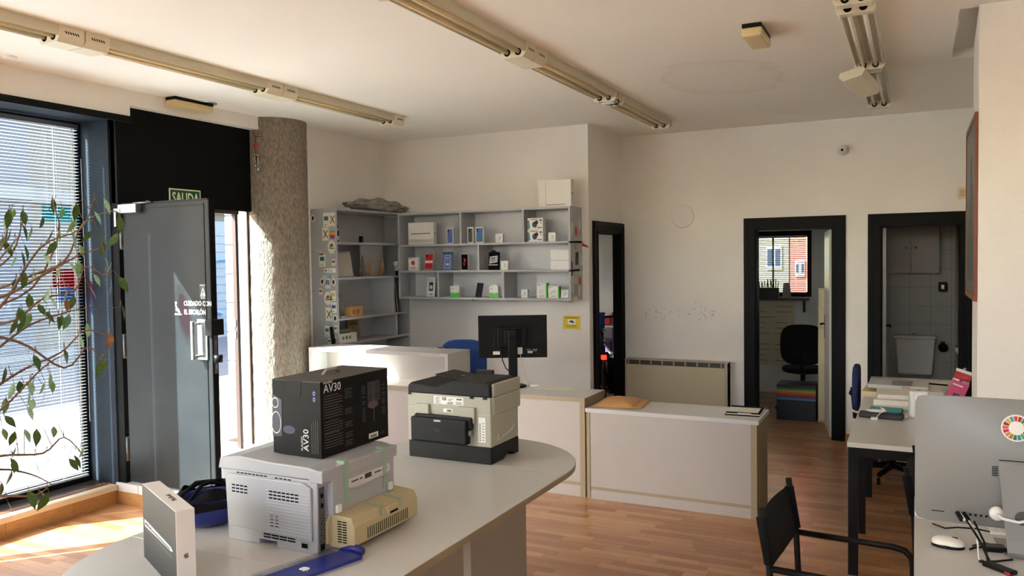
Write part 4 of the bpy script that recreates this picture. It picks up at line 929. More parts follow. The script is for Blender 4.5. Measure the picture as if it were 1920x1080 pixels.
# ================================================================== monitor on the reception desk
def monitor():
    r = T('monitor','black flat monitor seen from behind on the reception desk','monitor',(-2.905,5.79,.735),math.radians(26.3))
    W_,H_ = .2785,.172; zc = .405
    s = MB(); s.lathe([(.0,0),(.105,0),(.11,.008),(.10,.014),(.02,.02),(0,.02)],(0,.02,0),28); s.build('foot','black_plastic',r,True)
    B((-.036,.036,-.035,.0,.015,.47)).build('stand_column','black_plastic',r,bev=.006); B((-.04,.04,-.05,-.005,.40,.47)).build('stand_head','black_plastic',r,bev=.012)
    B((-W_,W_,.03,.058,zc-H_,zc+H_)).build('screen_shell','black_plastic',r,bev=.004); sh = r.children[-1]
    B((-W_+.012,W_-.012,.0575,.0595,zc-H_+.015,zc+H_-.012)).build('screen','dark_glass',r)
    B((-.125,.115,.008,.03,zc-.085,zc+.085)).build('rear_housing','black_plastic',r,bev=.008); B((-.065,.065,-.004,.008,zc-.06,zc+.065)).build('mount_plate','black_metal',r,bev=.006)
    B((-.155,-.125,.016,.03,zc-.08,zc+.08)).build('housing_step','black_plastic',r,bev=.004)
    f = fr((0,.0295,0)); dec(sh,'white_label',flat(214,214,208),f,(-.16,-.105,zc-.145,zc-.118)); dec(sh,'white_label',flat(200,200,196),f,(.12,.16,zc-.135,zc-.118)); dec(sh,'printed_marks',flat(150,150,150),f,(.165,.17,zc-.12,zc-.10),(.175,.182,zc-.12,zc-.105),(.187,.194,zc-.118,zc-.10),(.11,.15,zc-.105,zc-.103),(.11,.14,zc-.11,zc-.108))
    c = B((.038,.078,.0,.03,zc-.14,zc-.085)).build('video_plug','white_box',r,bev=.004)
    MB().tube([(.058,.015,zc-.14),(.075,.012,.20),(.105,.01,.09),(.125,-.0,.02),(.13,.03,.008)],.0028,6).build('white_cable','white_box',r,True)
    MB().tube([(-.09,.02,zc-.09),(-.085,.0,.22),(-.06,-.02,.16),(-.03,-.03,.13)],.0045,6).build('black_cable','black_plastic',r,True)
monitor()
kb = MB(); kb.box(-2.74,-2.42,5.80,5.96,.735,.7365); tag(kb.build('paper_sheet','paper'),'cream paper sheet lying on the reception desk under the yellow notice','paper')
mb = MB(Matrix.Translation((-2.76,5.90,.735))); mb.lathe([(0,0),(.045,0),(.048,.008),(.03,.014),(0,.014)],(0,0,0),20); tag(mb.build('white_puck','white_box',smooth=True),'small white adapter beside the monitor foot','adapter')
gl = T('black_glasses','thin black glasses lying on the raised counter','glasses',(-3.62,5.90,1.0))
for s in (-1,1): MB().tube([(s*.035+.028*math.cos(t),.016*math.sin(t),.014) for t in [i*.524 for i in range(13)]],.0025,5).build('rim','black_plastic',gl,True); MB().tube([(s*.063,0,.014),(s*.05,.06,.004)],.002,5).build('temple','black_plastic',gl)
mb = MB(); mb.tube([(-4.86,5.955,1.0),(-4.905,5.985,1.15)],.018,10)
tag(mb.build('umbrella_handle','black_plastic',smooth=True),'black rod leaning on the sticker covered shelf side','rod')
def envelope():
    r = T('kraft_envelope','brown padded kraft envelope lying on the front counter','envelope',(-1.99,5.75,.668),math.radians(6))
    def fn(s):
        return lambda u,v: (-.16+.32*u, -.19+.38*v, .003+(.048*(math.sin(math.pi*min(max(u,0),1))*math.sin(math.pi*v))**.5 if s>0 else 0)+.002*math.sin(9*u+7*v)*s)
    MB().grid(fn(1),15,15).build('upper_face','kraft',r,True); MB().grid(fn(0),2,2).build('lower_face','kraft',r)
    B((.15,.20,-.17,.17,.003,.012)).build('flap','kraft',r,bev=.003)
envelope()
def leaflet_stack():
    r = T('magazine_stack','black and white magazines stacked at the right end of the front counter','magazines',(-1.075,5.78,.668),math.radians(3))
    B((-.115,.115,-.16,.14,0,.008)).build('magazine','hole',r); B((-.11,.12,-.155,.15,.0082,.014)).build('magazine','paper',r)
    B((-.11,.12,-.157,-.10,.0141,.0148),(-.11,.12,.09,.15,.0141,.0148),(.10,.12,-.1,.09,.0141,.0148)).build('cover_print','hole',r)
    B((-.03,.06,-.156,-.13,.0149,.0155)).build('cover_print',flat(206,206,206),r)
leaflet_stack()

# ================================================================== boxes on the wall shelves
Z1, Z2, Z3 = 1.375+.289+.265, 1.375+.289, 1.375+.019     # shelf surfaces: upper, middle, lower
Z1 = 1.375+.554
def carton(name, label, cat, x0, x1, z, h, d, body='white_box', y=6.99, lean=0, rz=0, grp='boxes on the wall shelf'):
    w = x1-x0; r = T(name, label, cat, ((x0+x1)/2, y+d/2, z), rz, grp)
    if lean: r.rotation_euler = (math.radians(-lean), 0, rz); r.location.z += 0.0
    B((-w/2,w/2,-d/2,d/2,0,h)).build('carton', body, r, bev=.0015)
    return r, fr((0,-d/2-.0003,0)), fr((0,-d/2-.0011,0)), w
def phone_box(label, x0, x1, col, z=Z1, dark=False):
    r,f,g,w = carton('phone_box', label, 'phone box', x0, x1-.012, z, .162, .03); m = flat(*col)
    if dark:
        dec(r,'front_print','hole',f,(-w/2+.003,w/2-.003,.004,.158)); dpoly(r,'swirl_print',flat(200,60,70),g,[(.0,.12),(.014,.105),(.012,.085),(-.004,.078),(.004,.055),(-.006,.045),(-.012,.07),(.0,.088),(-.01,.105)])
    else:
        o = dec(r,'phone_picture',m,f,(-w/2+.01,w/2-.008,.012,.15)); c2 = flat(*[int(v*.72) for v in col])
        dec(o,'camera_bump',c2,g,(-w/2+.014,-w/2+.036,.112,.146)); dpoly(o,'lens','hole',fr((0,g.translation.y-.0008,0)),ell(-w/2+.021,.137,.005,.006,10),ell(-w/2+.029,.121,.005,.006,10)); apple(o,c2,g,.001,.085,.016)
    return r
# on top of the unit
r,f,g,w = carton('laptop_box','white laptop box standing on top of the wall shelf','laptop box',-3.205,-2.875,2.252,.255,.065,y=6.985)
dpoly(r,'laptop_picture',flat(70,70,72),f,[(-.09,.018),(.10,.022),(.11,.027),(-.085,.024)]); dec(r,'laptop_picture',flat(120,118,116),f,(-.095,-.0925,.02,.235)); apple(r,'hole',fr((w/2+.0004,0,.125),(0,1,0),(0,0,1)),0,0,.018)
# upper row
r,f,g,w = carton('laptop_box','white laptop box at the left of the upper shelf row','laptop box',-4.70,-4.39,Z1,.228,.06)
dpoly(r,'laptop_picture',flat(70,68,70),f,[(-.12,.108),(.12,.110),(.11,.118),(-.115,.117)]); apple(r,flat(90,90,90),fr((w/2+.0004,0,.115),(0,1,0),(0,0,1)),0,0,.018); dec(r,'picture_shadow',flat(206,204,200),f,(-w/2,w/2,.03,.055))
phone_box('white phone box with a lilac blue phone on it, upper shelf row',-4.237,-4.146,(92,112,186))
phone_box('white phone box with a dark green phone on it, upper shelf row',-3.995,-3.918,(48,72,58))
phone_box('white phone box with a mid blue phone on it, upper shelf row',-3.905,-3.80,(44,104,158))
def small_white(label, x0, x1, z, h=.085, lean=0):
    r,f,g,w = carton('adapter_box', label, 'small box', x0, x1, z, h, .035, lean=lean, y=6.985 if not lean else 6.97)
    dpoly(r,'cable_picture',flat(176,176,176),f,[(-.005,h*.25),(.008,h*.3),(.006,h*.7),(-.003,h*.75),(.0,h*.5)],[(.012,h*.4),(.018,h*.42),(.017,h*.72),(.011,h*.7)]); dec(r,'printed_marks',flat(120,120,120),f,(-w*.3,-w*.1,h*.82,h*.85)); return r
small_white('small white adapter box standing alone, middle of the upper row',-3.678,-3.598,Z1)
for k,(lb,z) in enumerate((('lower white earphone box of the pair in the upper right compartment',Z1),('upper white earphone box of the pair in the upper right compartment',Z1+.1135))):
    r,f,g,w = carton('earphone_box',lb,'earphone box',-3.318,-3.155,z,.113,.07,y=6.96)
    dpoly(r,'product_picture',flat(40,44,56),f,ell(-.005,.05,.026,.03,16),ell(.015,.07,.018,.02,14)); dpoly(r,'product_picture',flat(90,130,150),f,[(-w/2,.0),(-w/2+.03,.02),(-w/2+.02,.09),(-w/2,.095)]); dec(r,'printed_marks',flat(90,90,90),f,(.045,.07,.08,.10),(.045,.072,.06,.065),(.02,.07,.015,.025),(-.05,.03,.095,.102)); dec(r,'printed_marks',flat(170,166,156),fr((w/2+.0004,0,0),(0,1,0),(0,0,1)),(-.02,.02,.02,.025),(-.02,.015,.04,.045),(-.02,.02,.06,.065))
small_white('small white adapter box at the right end of the upper row',-3.113,-3.037,Z1)
# middle row
r,f,g,w = carton('gift_card_box','white box with a red fruit logo, left end of the middle row','small box',-4.705,-4.58,Z2,.135,.04)
apple(r,'red',f,-.002,.08,.05); dec(r,'printed_marks',flat(120,110,110),f,(-.03,.03,.03,.034),(-.035,.035,.02,.023),(-.055,-.01,.12,.126))
r,f,g,w = carton('case_package','red phone case in a grey package leaning in the middle row','phone case',-4.505,-4.395,Z2,.19,.016,flat(150,150,152),lean=9,y=6.97)
dec(r,'red_case','red',f,(-.042,.046,.015,.165)); dec(r,'white_band','white_box',g,(-.042,.046,.075,.10)); dpoly(r,'camera_cutout','hole',g,ell(-.026,.148,.01,.01,10))
r,f,g,w = carton('case_package','blue printed phone case package hanging pack in the middle row','phone case',-4.285,-4.172,Z2,.185,.016,flat(96,116,168),lean=8,y=6.97)
dec(r,'dark_header',flat(60,66,84),f,(-w/2,w/2,.165,.185)); dec(r,'phone_outline',flat(206,214,226),f,(-.03,-.026,.02,.15),(.03,.034,.02,.15),(-.03,.034,.02,.024),(-.03,.034,.148,.152),(-.02,.02,.12,.128),(-.018,.015,.10,.104),(-.012,.02,.05,.07))
phone_box('black fronted phone box with a red swirl, middle row',-4.072,-3.98,(20,20,22),Z2,True)
r,f,g,w = carton('charger_pack','black hanging charger pack leaning in the middle row','charger',-3.75,-3.64,Z2,.175,.03,'hole',lean=6,y=6.96)
dpoly(r,'silver_label',flat(176,178,176),f,[(-.045,.06),(.045,.075),(.045,.14),(-.04,.13)]); dec(r,'printed_marks','hole',g,(-.03,.02,.11,.118),(-.03,.03,.095,.099),(-.03,.01,.085,.088)); dpoly(r,'hang_tab','hole',f,[(-.03,.175),(.03,.175),(.02,.19),(-.02,.19)]); dec(r,'white_band',flat(206,206,206),f,(-.05,.05,.045,.052))
small_white('small white adapter box beside the black charger pack',-3.622,-3.545,Z2,.088)
r,f,g,w = carton('router_box','plain white two part box at the right end of the middle row','white box',-3.075,-2.885,Z2,.185,.10,y=6.95)
dec(r,'lid_seam',flat(120,118,114),f,(-w/2,w/2,.085,.088)); dpoly(r,'tape_corner',flat(210,206,198),f,[(.07,.0),(.095,.0),(.095,.02)])
# lower row
r,f,g,w = carton('magnetic_charger','white magnetic charger pack with a phone picture, lower row','charger',-4.478,-4.378,Z3,.20,.022,lean=7,y=6.97)
dec(r,'phone_picture',flat(52,56,60),f,(-.022,.026,.06,.15)); dpoly(r,'ring_picture',flat(216,216,216),g,ell(.002,.098,.016,.02,16)); dec(r,'printed_marks',flat(120,122,122),f,(-.04,.0,.175,.18),(-.035,.03,.165,.168),(-.01,.02,.02,.03)); dec(r,'green_side',flat(96,186,60),fr((w/2+.0004,0,0),(0,1,0),(0,0,1)),(-.01,.01,.0,.15))
def green_box(label, x0, x1, h, tall=False, pic=0):
    r,f,g,w = carton('cable_box', label, 'cable box', x0, x1, Z3, h, .045)
    gm = flat(76,190,56)
    if not tall: dec(r,'green_band',gm,f,(-w/2,w/2,.0,h*.42)); dec(r,'cable_picture',flat(230,240,230),g,(-.004,.0,h*.3,h*.75),(.012,.016,h*.3,h*.75)); dec(r,'printed_marks',flat(90,90,90),f,(-w*.4,-w*.05,h*.82,h*.86),(-w*.4,-w*.15,h*.7,h*.73)); dpoly(r,'hang_tab','white_box',fr((0,0,0)),[(-.03,h),(.03,h),(.02,h+.018),(-.02,h+.018)])
    else:
        dec(r,'green_edge',gm,f,(w/2-.012,w/2,.0,h)); dec(r,'green_side',gm,fr((w/2+.0004,0,0),(0,1,0),(0,0,1)),(-.0225,.0225,0,h))
        if pic: dpoly(r,'charger_picture',flat(206,208,210),f,ell(-.008,.06,.026,.022,16))
        else: dpoly(r,'cable_picture',flat(150,152,156),f,[(-.04,.035),(.03,.06),(.03,.066),(-.04,.042)],[(-.03,.055),(.02,.075),(.02,.081),(-.03,.062)])
        dec(r,'printed_marks',flat(110,110,110),f,(-w*.4,-w*.1,h*.85,h*.89),(-.02,-.01,.012,.022),(.005,.015,.012,.022))
    return r
green_box('white and green cable box next to the lower left divider',-4.205,-4.10,.108)
r = T('smartphone','black smartphone leaning upright in the lower row','phone',(-3.893,7.01,Z3),0); r.rotation_euler = (math.radians(-14),math.radians(4),0)
B((-.036,.036,-.004,.004,0,.145)).build('case','black_plastic',r,bev=.003); B((-.033,.033,-.0046,-.004,.004,.141)).build('screen','dark_glass',r)
green_box('white and green cable box right of the leaning smartphone',-3.757,-3.66,.108)
small_white('small white adapter box at the left of the lower right compartment',-3.405,-3.337,Z3,.082)
green_box('taller white box with green edge in the lower right compartment',-3.243,-3.135,.142,True,1)
green_box('white box with green edge and cable picture in the lower right compartment',-3.122,-3.01,.112,True,0)
small_white('small white box leaning at the right end of the lower row',-2.985,-2.91,Z3,.078,12)
# crumpled plastic bag on top of the standing shelf
bag = MB(); rn = random.Random(21)
def bagf(u, v):
    a = 2*math.pi*v; y = -.42+.92*u; rr = .052+.035*math.sin(math.pi*u)+.018*math.sin(7*u+3*a)+.014*math.sin(17*u-5*a)
    rr *= (math.sin(math.pi*min(max(u,.04),.96)))**.4
    sag = -.03*max(0,u-.7)
    return (.05+.10*(u-.3)+rr*1.25*math.cos(a), y, max(.002 if u < .8 else -.3, .055+rr*.75*math.sin(a)+sag))
bag.grid(bagf,40,25); o = bag.build('plastic_bag','plastic_bag',smooth=True); o.location = (-4.985,6.72,2.27); tag(o,'crumpled grey plastic bag lying on top of the standing shelf','bag')
# items in the standing shelf
SH = (1.95, 1.614, 1.23, .99); xf = -4.93
r = T('dark_speaker','dark rounded bottle shaped gadget in the top compartment of the standing shelf','gadget',(-4.95,6.11,SH[0]))
MB().lathe([(0,0),(.04,0),(.046,.03),(.045,.10),(.038,.15),(.03,.17),(0,.172)],(0,0,0),20).build('body','black_plastic',r,True); B((.03,.048,-.02,.02,.02,.06)).build('front_label',flat(190,190,190),r,bev=.003); B((.032,.047,-.016,.016,.11,.135)).build('front_label',flat(170,170,176),r)
r = T('matchbox','small dark box in the top compartment of the standing shelf','small box',(-4.93,6.50,SH[0])); B((-.015,.015,-.018,.018,0,.065)).build('case','hole',r,bev=.002); B((.015,.0155,-.012,.012,.01,.05)).build('label',flat(70,60,50),r)
r = T('photo_frame','silver framed tablet leaning in the second compartment of the standing shelf','frame',(-4.99,6.245,SH[1])); r.rotation_euler = (0,math.radians(-14),math.radians(-22))
B((-.008,.008,-.14,.14,0,.26)).build('frame','silver',r,bev=.003); B((.008,.0095,-.125,.125,.015,.245)).build('panel',flat(190,184,172),r)
def tower(label, y, x, h, c):
    r = T('tower_figurine', label, 'figurine', (x,y,SH[1]))
    for sx in (-1,1):
        for sy in (-1,1): MB().tube([(sx*.024,sy*.024,0),(sx*.012,sy*.012,h*.4),(sx*.004,sy*.004,h*.95)],[.006,.005,.002],6).build('leg',c,r,True)
    for k,z in ((.019,h*.2),(.013,h*.42),(.008,h*.68)): B((-k-.004,k+.004,-k-.004,k+.004,z,z+.008)).build('deck',c,r)
    MB().tube([(0,0,h*.9),(0,0,h)],[.003,.001],6).build('spire',c,r); return r
tower('thin brown tower figurine beside the leaning silver frame',6.47,-4.90,.22,flat(110,90,70)); tower('small wooden tower figurine, middle one of three',6.60,-4.90,.17,'wood_light'); tower('pale wooden tower figurine, nearest the robot',6.80,-4.90,.20,'wood_light')
r = T('robot_figurine','white toy robot figurine at the right of the second compartment','figurine',(-4.88,7.03,SH[1]))
MB().lathe([(.034*math.sin(t*math.pi/8),.125-.028*math.cos(t*math.pi/8)) for t in range(9)],(0,0,0),16).build('head','white_box',r,True); MB().lathe([(0,.05),(.018,.05),(.022,.08),(.012,.1),(0,.1)],(0,0,0),12).build('body','white_box',r,True)
for s in (-1,1): MB().cyl((0,s*.012,0),(0,s*.01,.052),.007,8).build('leg','black_plastic',r,True); MB().tube([(0,s*.02,.09),(.01,s*.034,.05)],.006,6).build('arm','white_box',r,True); MB().cyl((.028,s*.013,.127),(.034,s*.013,.127),.006,10).build('eye','hole',r)
r = T('green_lamp','folded green desk lamp in the third compartment of the standing shelf','lamp',(-4.93,6.2,SH[2])); gm = flat(120,150,96)
B((-.05,.05,-.09,.03,0,.012)).build('base','white_box',r,bev=.004); MB().tube([(0,.02,.012),(0,-.03,.19),(0,-.04,.20)],.006,6).build('arm',gm,r,True); B((-.03,.03,-.125,-.03,.195,.21)).build('shade',gm,r,bev=.003)
r = T('wooden_box','small light brown wooden box in the third compartment','box',(-4.90,6.24,SH[2])); r.location.x=-4.885
r.location.y = 6.30
B((-.035,.035,-.10,.10,0,.10)).build('case','wood_light',r,bev=.002); B((.035,.0365,-.06,-.02,.03,.07),(.035,.0365,.0,.05,.03,.07)).build('carved_mark',flat(150,104,62),r)
for k,(nm,c,y) in enumerate((('grey green flat book leaning against the divider, third compartment',(110,118,104),6.965),('dark flat book behind the leaning one, third compartment',(70,76,72),7.005))):
    r = T('flat_book',nm,'book',(-4.96,y,SH[2])); r.rotation_euler = (math.radians(6),0,0)
    B((-.09,.10,-.006,.006,0,.30)).build('cover',flat(*c),r,bev=.001); B((-.088,.102,-.004,.004,.003,.297)).build('pages','paper',r)
r = T('gift_carton','white carton printed with green circles in the lowest visible compartment','box',(-4.93,6.17,SH[3])); B((-.07,.07,-.14,.14,0,.09)).build('carton','white_box',r,bev=.002)
dpoly(r,'green_rings',flat(110,140,80),fr((.0705,0,0),(0,1,0),(0,0,1)),ell(-.02,.05,.018,.02,14),ell(.03,.05,.016,.018,14),ell(-.07,.05,.016,.016,12)); B((-.05,.05,-.12,.10,.09,.135)).build('ribbon_wrap',flat(96,116,76),r,bev=.02)
r = T('card_notice','tan printed card standing in the lowest visible compartment','card',(-5.07,6.55,SH[3])); r.rotation_euler = (0,math.radians(-8),0)
B((0,.003,-.09,.09,0,.19)).build('card',flat(170,140,104),r); B((.003,.0036,-.07,.07,.13,.17),(.003,.0036,-.07,.03,.10,.11),(.003,.0036,-.07,.05,.08,.086)).build('print',flat(110,84,60),r)
# wind chime and little ornament on the column
r = T('wind_chime','small metal wind chime with a red bead hanging by the column','chime',(-5.14,5.31,2.60))
MB().tube([(0,0,.26),(0,0,.20),(0,0,.10)],.0015,5).build('cord','hole',r); MB().lathe([(0,-.02),(.014,-.015),(.018,0),(.014,.015),(0,.02)],(0,0,.19),12).build('red_bead','red',r,True); MB().lathe([(0,-.004),(.028,-.004),(.028,.004),(0,.004)],(0,0,.105),16).build('disc','wood_light',r)
for k in range(5): MB().cyl((.022*math.cos(k*1.257),.022*math.sin(k*1.257),.10),(.022*math.cos(k*1.257),.022*math.sin(k*1.257),-.03+.02*k),.005,8).build('chime_tube','chrome',r,True)
MB().tube([(0,0,.26),(.03,.05,.27),(-.0,.06,.30)],.002,5).build('hook','hole',r)
mb = MB(); mb.lathe([(0,-.02),(.02,-.012),(.026,0),(.014,.012),(0,.018)],(-5.175,5.315,2.19),10); tag(mb.build('dried_ornament','kraft',smooth=True),'small orange dried ornament stuck on the column beside the door head','ornament')

# ================================================================== right hand desks
def imac():
    r = T('desktop_computer','silver all in one computer seen from behind at the right edge','computer',(.337,3.20,.74))
    W_,z0,z1 = .338,.078,.525
    def edge(n=10):
        rr=.018; P=[]
        for cx,cz,a0 in ((W_-rr,z1-rr,0),(-W_+rr,z1-rr,90),(-W_+rr,z0+rr,180),(W_-rr,z0+rr,270)):
            for k in range(n): a=math.radians(a0+90*k/(n-1)); P.append((cx+rr*math.cos(a),cz+rr*math.sin(a)))
        return P
    P = edge(); zc = (z0+z1)/2; hh_ = (z1-z0)/2
    def shell(u, v):
        a = 2*math.pi*u; c, q = math.cos(a), math.sin(a); e = 26.0
        k = (abs(c)**e+abs(q)**e)**(-1/e)*v; x = W_*k*c; z = hh_*k*q
        return (x, -.0015-.050*(1-(x/W_)**2)*(1-(z/hh_)**2)*(1-v**10*.0), zc+z)
    mb = MB().grid(shell,97,14); mb.prism([shell(i/96,1)[::2] for i in range(96)],-.0016,.004,1); sh = mb.build('rear_shell','alu',r,True)
    mb = MB(); mb.prism(P,.004,.008,1); mb.build('front_rim','white_box',r); mb = MB(); mb.prism([(x*.995,zc+(z-zc)*.993) for x,z in P],.008,.0095,1); mb.build('screen_glass','dark_glass',r)
    prof_ = [(-.045,.325,.084),(-.060,.29,.084),(-.068,.18,.075),(-.078,.06,.063),(-.084,.022,.060),(-.078,.007,.060),(-.05,.002,.064),(.0,.002,.074),(.12,.002,.085)]
    st = MB().grid(lambda u,v: ((2*v-1)*prof_[round(u*8)][2], prof_[round(u*8)][0], prof_[round(u*8)][1]), 9, 5)
    o = st.build('stand','alu',r); o.modifiers.new('solid','SOLIDIFY').thickness = .004
    hh = MB(); hh.lathe([(0,-.0005),(.024,-.0005),(.024,.001),(0,.001)],(-.015,-.0765,.14),22,'y'); hh.build('cable_hole',flat(70,70,70),o)
    dec(r,'hinge_slot','hole',fr((0,-.052,0)),(-.084,.084,.323,.326)); dec(r,'vent_grille','hole',fr((0,-.0475,0)),*[(-.104,-.086,.268+.006*k,.271+.006*k) for k in range(6)],t=.001)
    cols = ((229,36,59),(221,166,58),(76,159,56),(197,25,45),(255,58,33),(38,189,226),(252,195,11),(162,25,66),(253,105,37),(221,19,103),(253,157,36),(191,139,46),(63,126,68),(10,151,217),(86,192,43),(0,104,157),(25,72,106))
    bf = fr((-.034,-.0475,.436),(1,0,0),(0,.10,1)); base = dpoly(r,'wheel_sticker',flat(226,224,218),bf,ell(0,0,.045,.045,32),t=.001)
    bf2 = fr((-.034,-.0488,.436),(1,0,0),(0,.10,1))
    for k,c in enumerate(cols):
        a0 = k*2*math.pi/17; a1 = a0+.30; dpoly(base,'wheel_segment',flat(*[int(v*.8) for v in c]),bf2,[(.023*math.cos(a0),.023*math.sin(a0)),(.04*math.cos(a0),.04*math.sin(a0)),(.04*math.cos((a0+a1)/2),.04*math.sin((a0+a1)/2)),(.04*math.cos(a1),.04*math.sin(a1)),(.023*math.cos(a1),.023*math.sin(a1))])
    pf_ = fr((0,-.026,0)); dec(r,'port','hole',fr((0,-.0265,0)),*[(-.185+i*.016,-.179+i*.016,.118,.124) for i in range(5)],t=.006); dec(r,'disc_slot','hole',fr((0,-.0165,0)),(-.285,-.245,.117,.119),t=.003)
    MB().lathe([(0,-.06),(.02,-.06),(.024,-.05),(.024,-.04),(0,-.04)],(-.088,0,.14),20,'y').build('power_plug','white_box',r,True); MB().tube([(-.088,-.06,.14),(-.075,-.085,.135),(-.03,-.09,.13),(.02,-.07,.14)],.005,8).build('power_cable','white_box',r,True)
    for k,(x,c,rad) in enumerate(((-.205,'black_plastic',.008),(-.185,'black_plastic',.008),(-.197,'white_box',.005))):
        MB().tube([(x,-.025,.121),(x+.012,-.06,.108)],rad,8).build('plug',c,r,True)
    return r
imac()
def desk2():
    c = T('cable_bundle','black and white cables hanging from the computer onto the desk','cables',(.20,3.10,.74))
    MB().tube([(-.04,.04,.108),(-.005,-.02,.06),(.02,-.06,.01),(.035,-.075,.006)],.004,6).build('black_cable','black_plastic',c,True); MB().tube([(-.02,.035,.11),(.01,-.0,.05),(.015,-.05,.007),(.04,-.04,.006),(.09,-.0,.006)],.0035,6).build('black_cable','black_plastic',c,True)
    MB().tube([(-.035,.035,.11),(-.012,-.0,.07),(-.01,-.045,.01),(.0,-.07,.004)],.0028,6).build('white_cable','white_box',c,True); MB().tube([(-.14,.30,.005),(-.10,.26,.005),(-.06,.24,.02),(0,.25,.02),(.05,.28,.005)],.003,6).build('black_cable','black_plastic',c,True)
    MB().tube([(-.02,.1,.004),(.02,.15,.004),(.09,.12,.004),(.12,.05,.004)],.0025,6).build('black_cable','black_plastic',c,True)
    h = T('usb_hub','flat black memory drive on the desk in front of the computer','drive',(.245,2.995,.74),math.radians(-42)); B((-.05,.05,-.018,.018,0,.014)).build('case','black_plastic',h,bev=.004); B((-.07,-.05,-.008,.008,.003,.011)).build('connector','black_plastic',h,bev=.002); B((.03,.05,-.0185,-.018,.004,.010)).build('red_mark','red',h)
    m = T('computer_mouse','white and black computer mouse on the desk under the computer','mouse',(.103,3.165,.74),math.radians(-8))
    MB().grid(lambda u,v: (.052*math.cos(math.pi*u)*math.sin(math.pi*v)**.7,(.030*math.cos(math.pi*v)),.011+.026*(math.sin(math.pi*u)*math.sin(math.pi*v))**.7),17,17).build('shell','off_white',m,True)
    b = MB(); b.prism([(.0525*math.cos(t),.031*math.sin(t)) for t in [i*.3142 for i in range(20)]],.0,.0125); b.build('base','black_plastic',m,bev=.002); B((.012,.03,-.003,.003,.0335,.037)).build('scroll_wheel','black_plastic',m)
    k = T('keyboard','white keyboard lying behind the computer on the desk','keyboard',(.40,3.44,.74),math.radians(4)); B((-.16,.16,-.06,.06,0,.010)).build('case','white_box',k,bev=.003)
    km = B((-.0085,.0085,-.0085,.0085,0,.004)).mesh('key'); km.materials.append(M('off_white'))
    for i in range(15):
        for j in range(5):
            o = bpy.data.objects.new('key',km); COL.objects.link(o); o.parent = k; o.location = (-.147+.021*i,-.043+.021*j,.010)
    p = T('power_adapter','flat black power adapter lying beside the computer stand','adapter',(.250,3.19,.74),math.radians(10)); B((-.04,.03,-.025,.025,0,.018)).build('case','black_plastic',p,bev=.005); MB().tube([(-.04,0,.009),(-.065,-.003,.007),(-.085,-.02,.004)],.004,6).build('lead','black_plastic',p,True)
desk2()
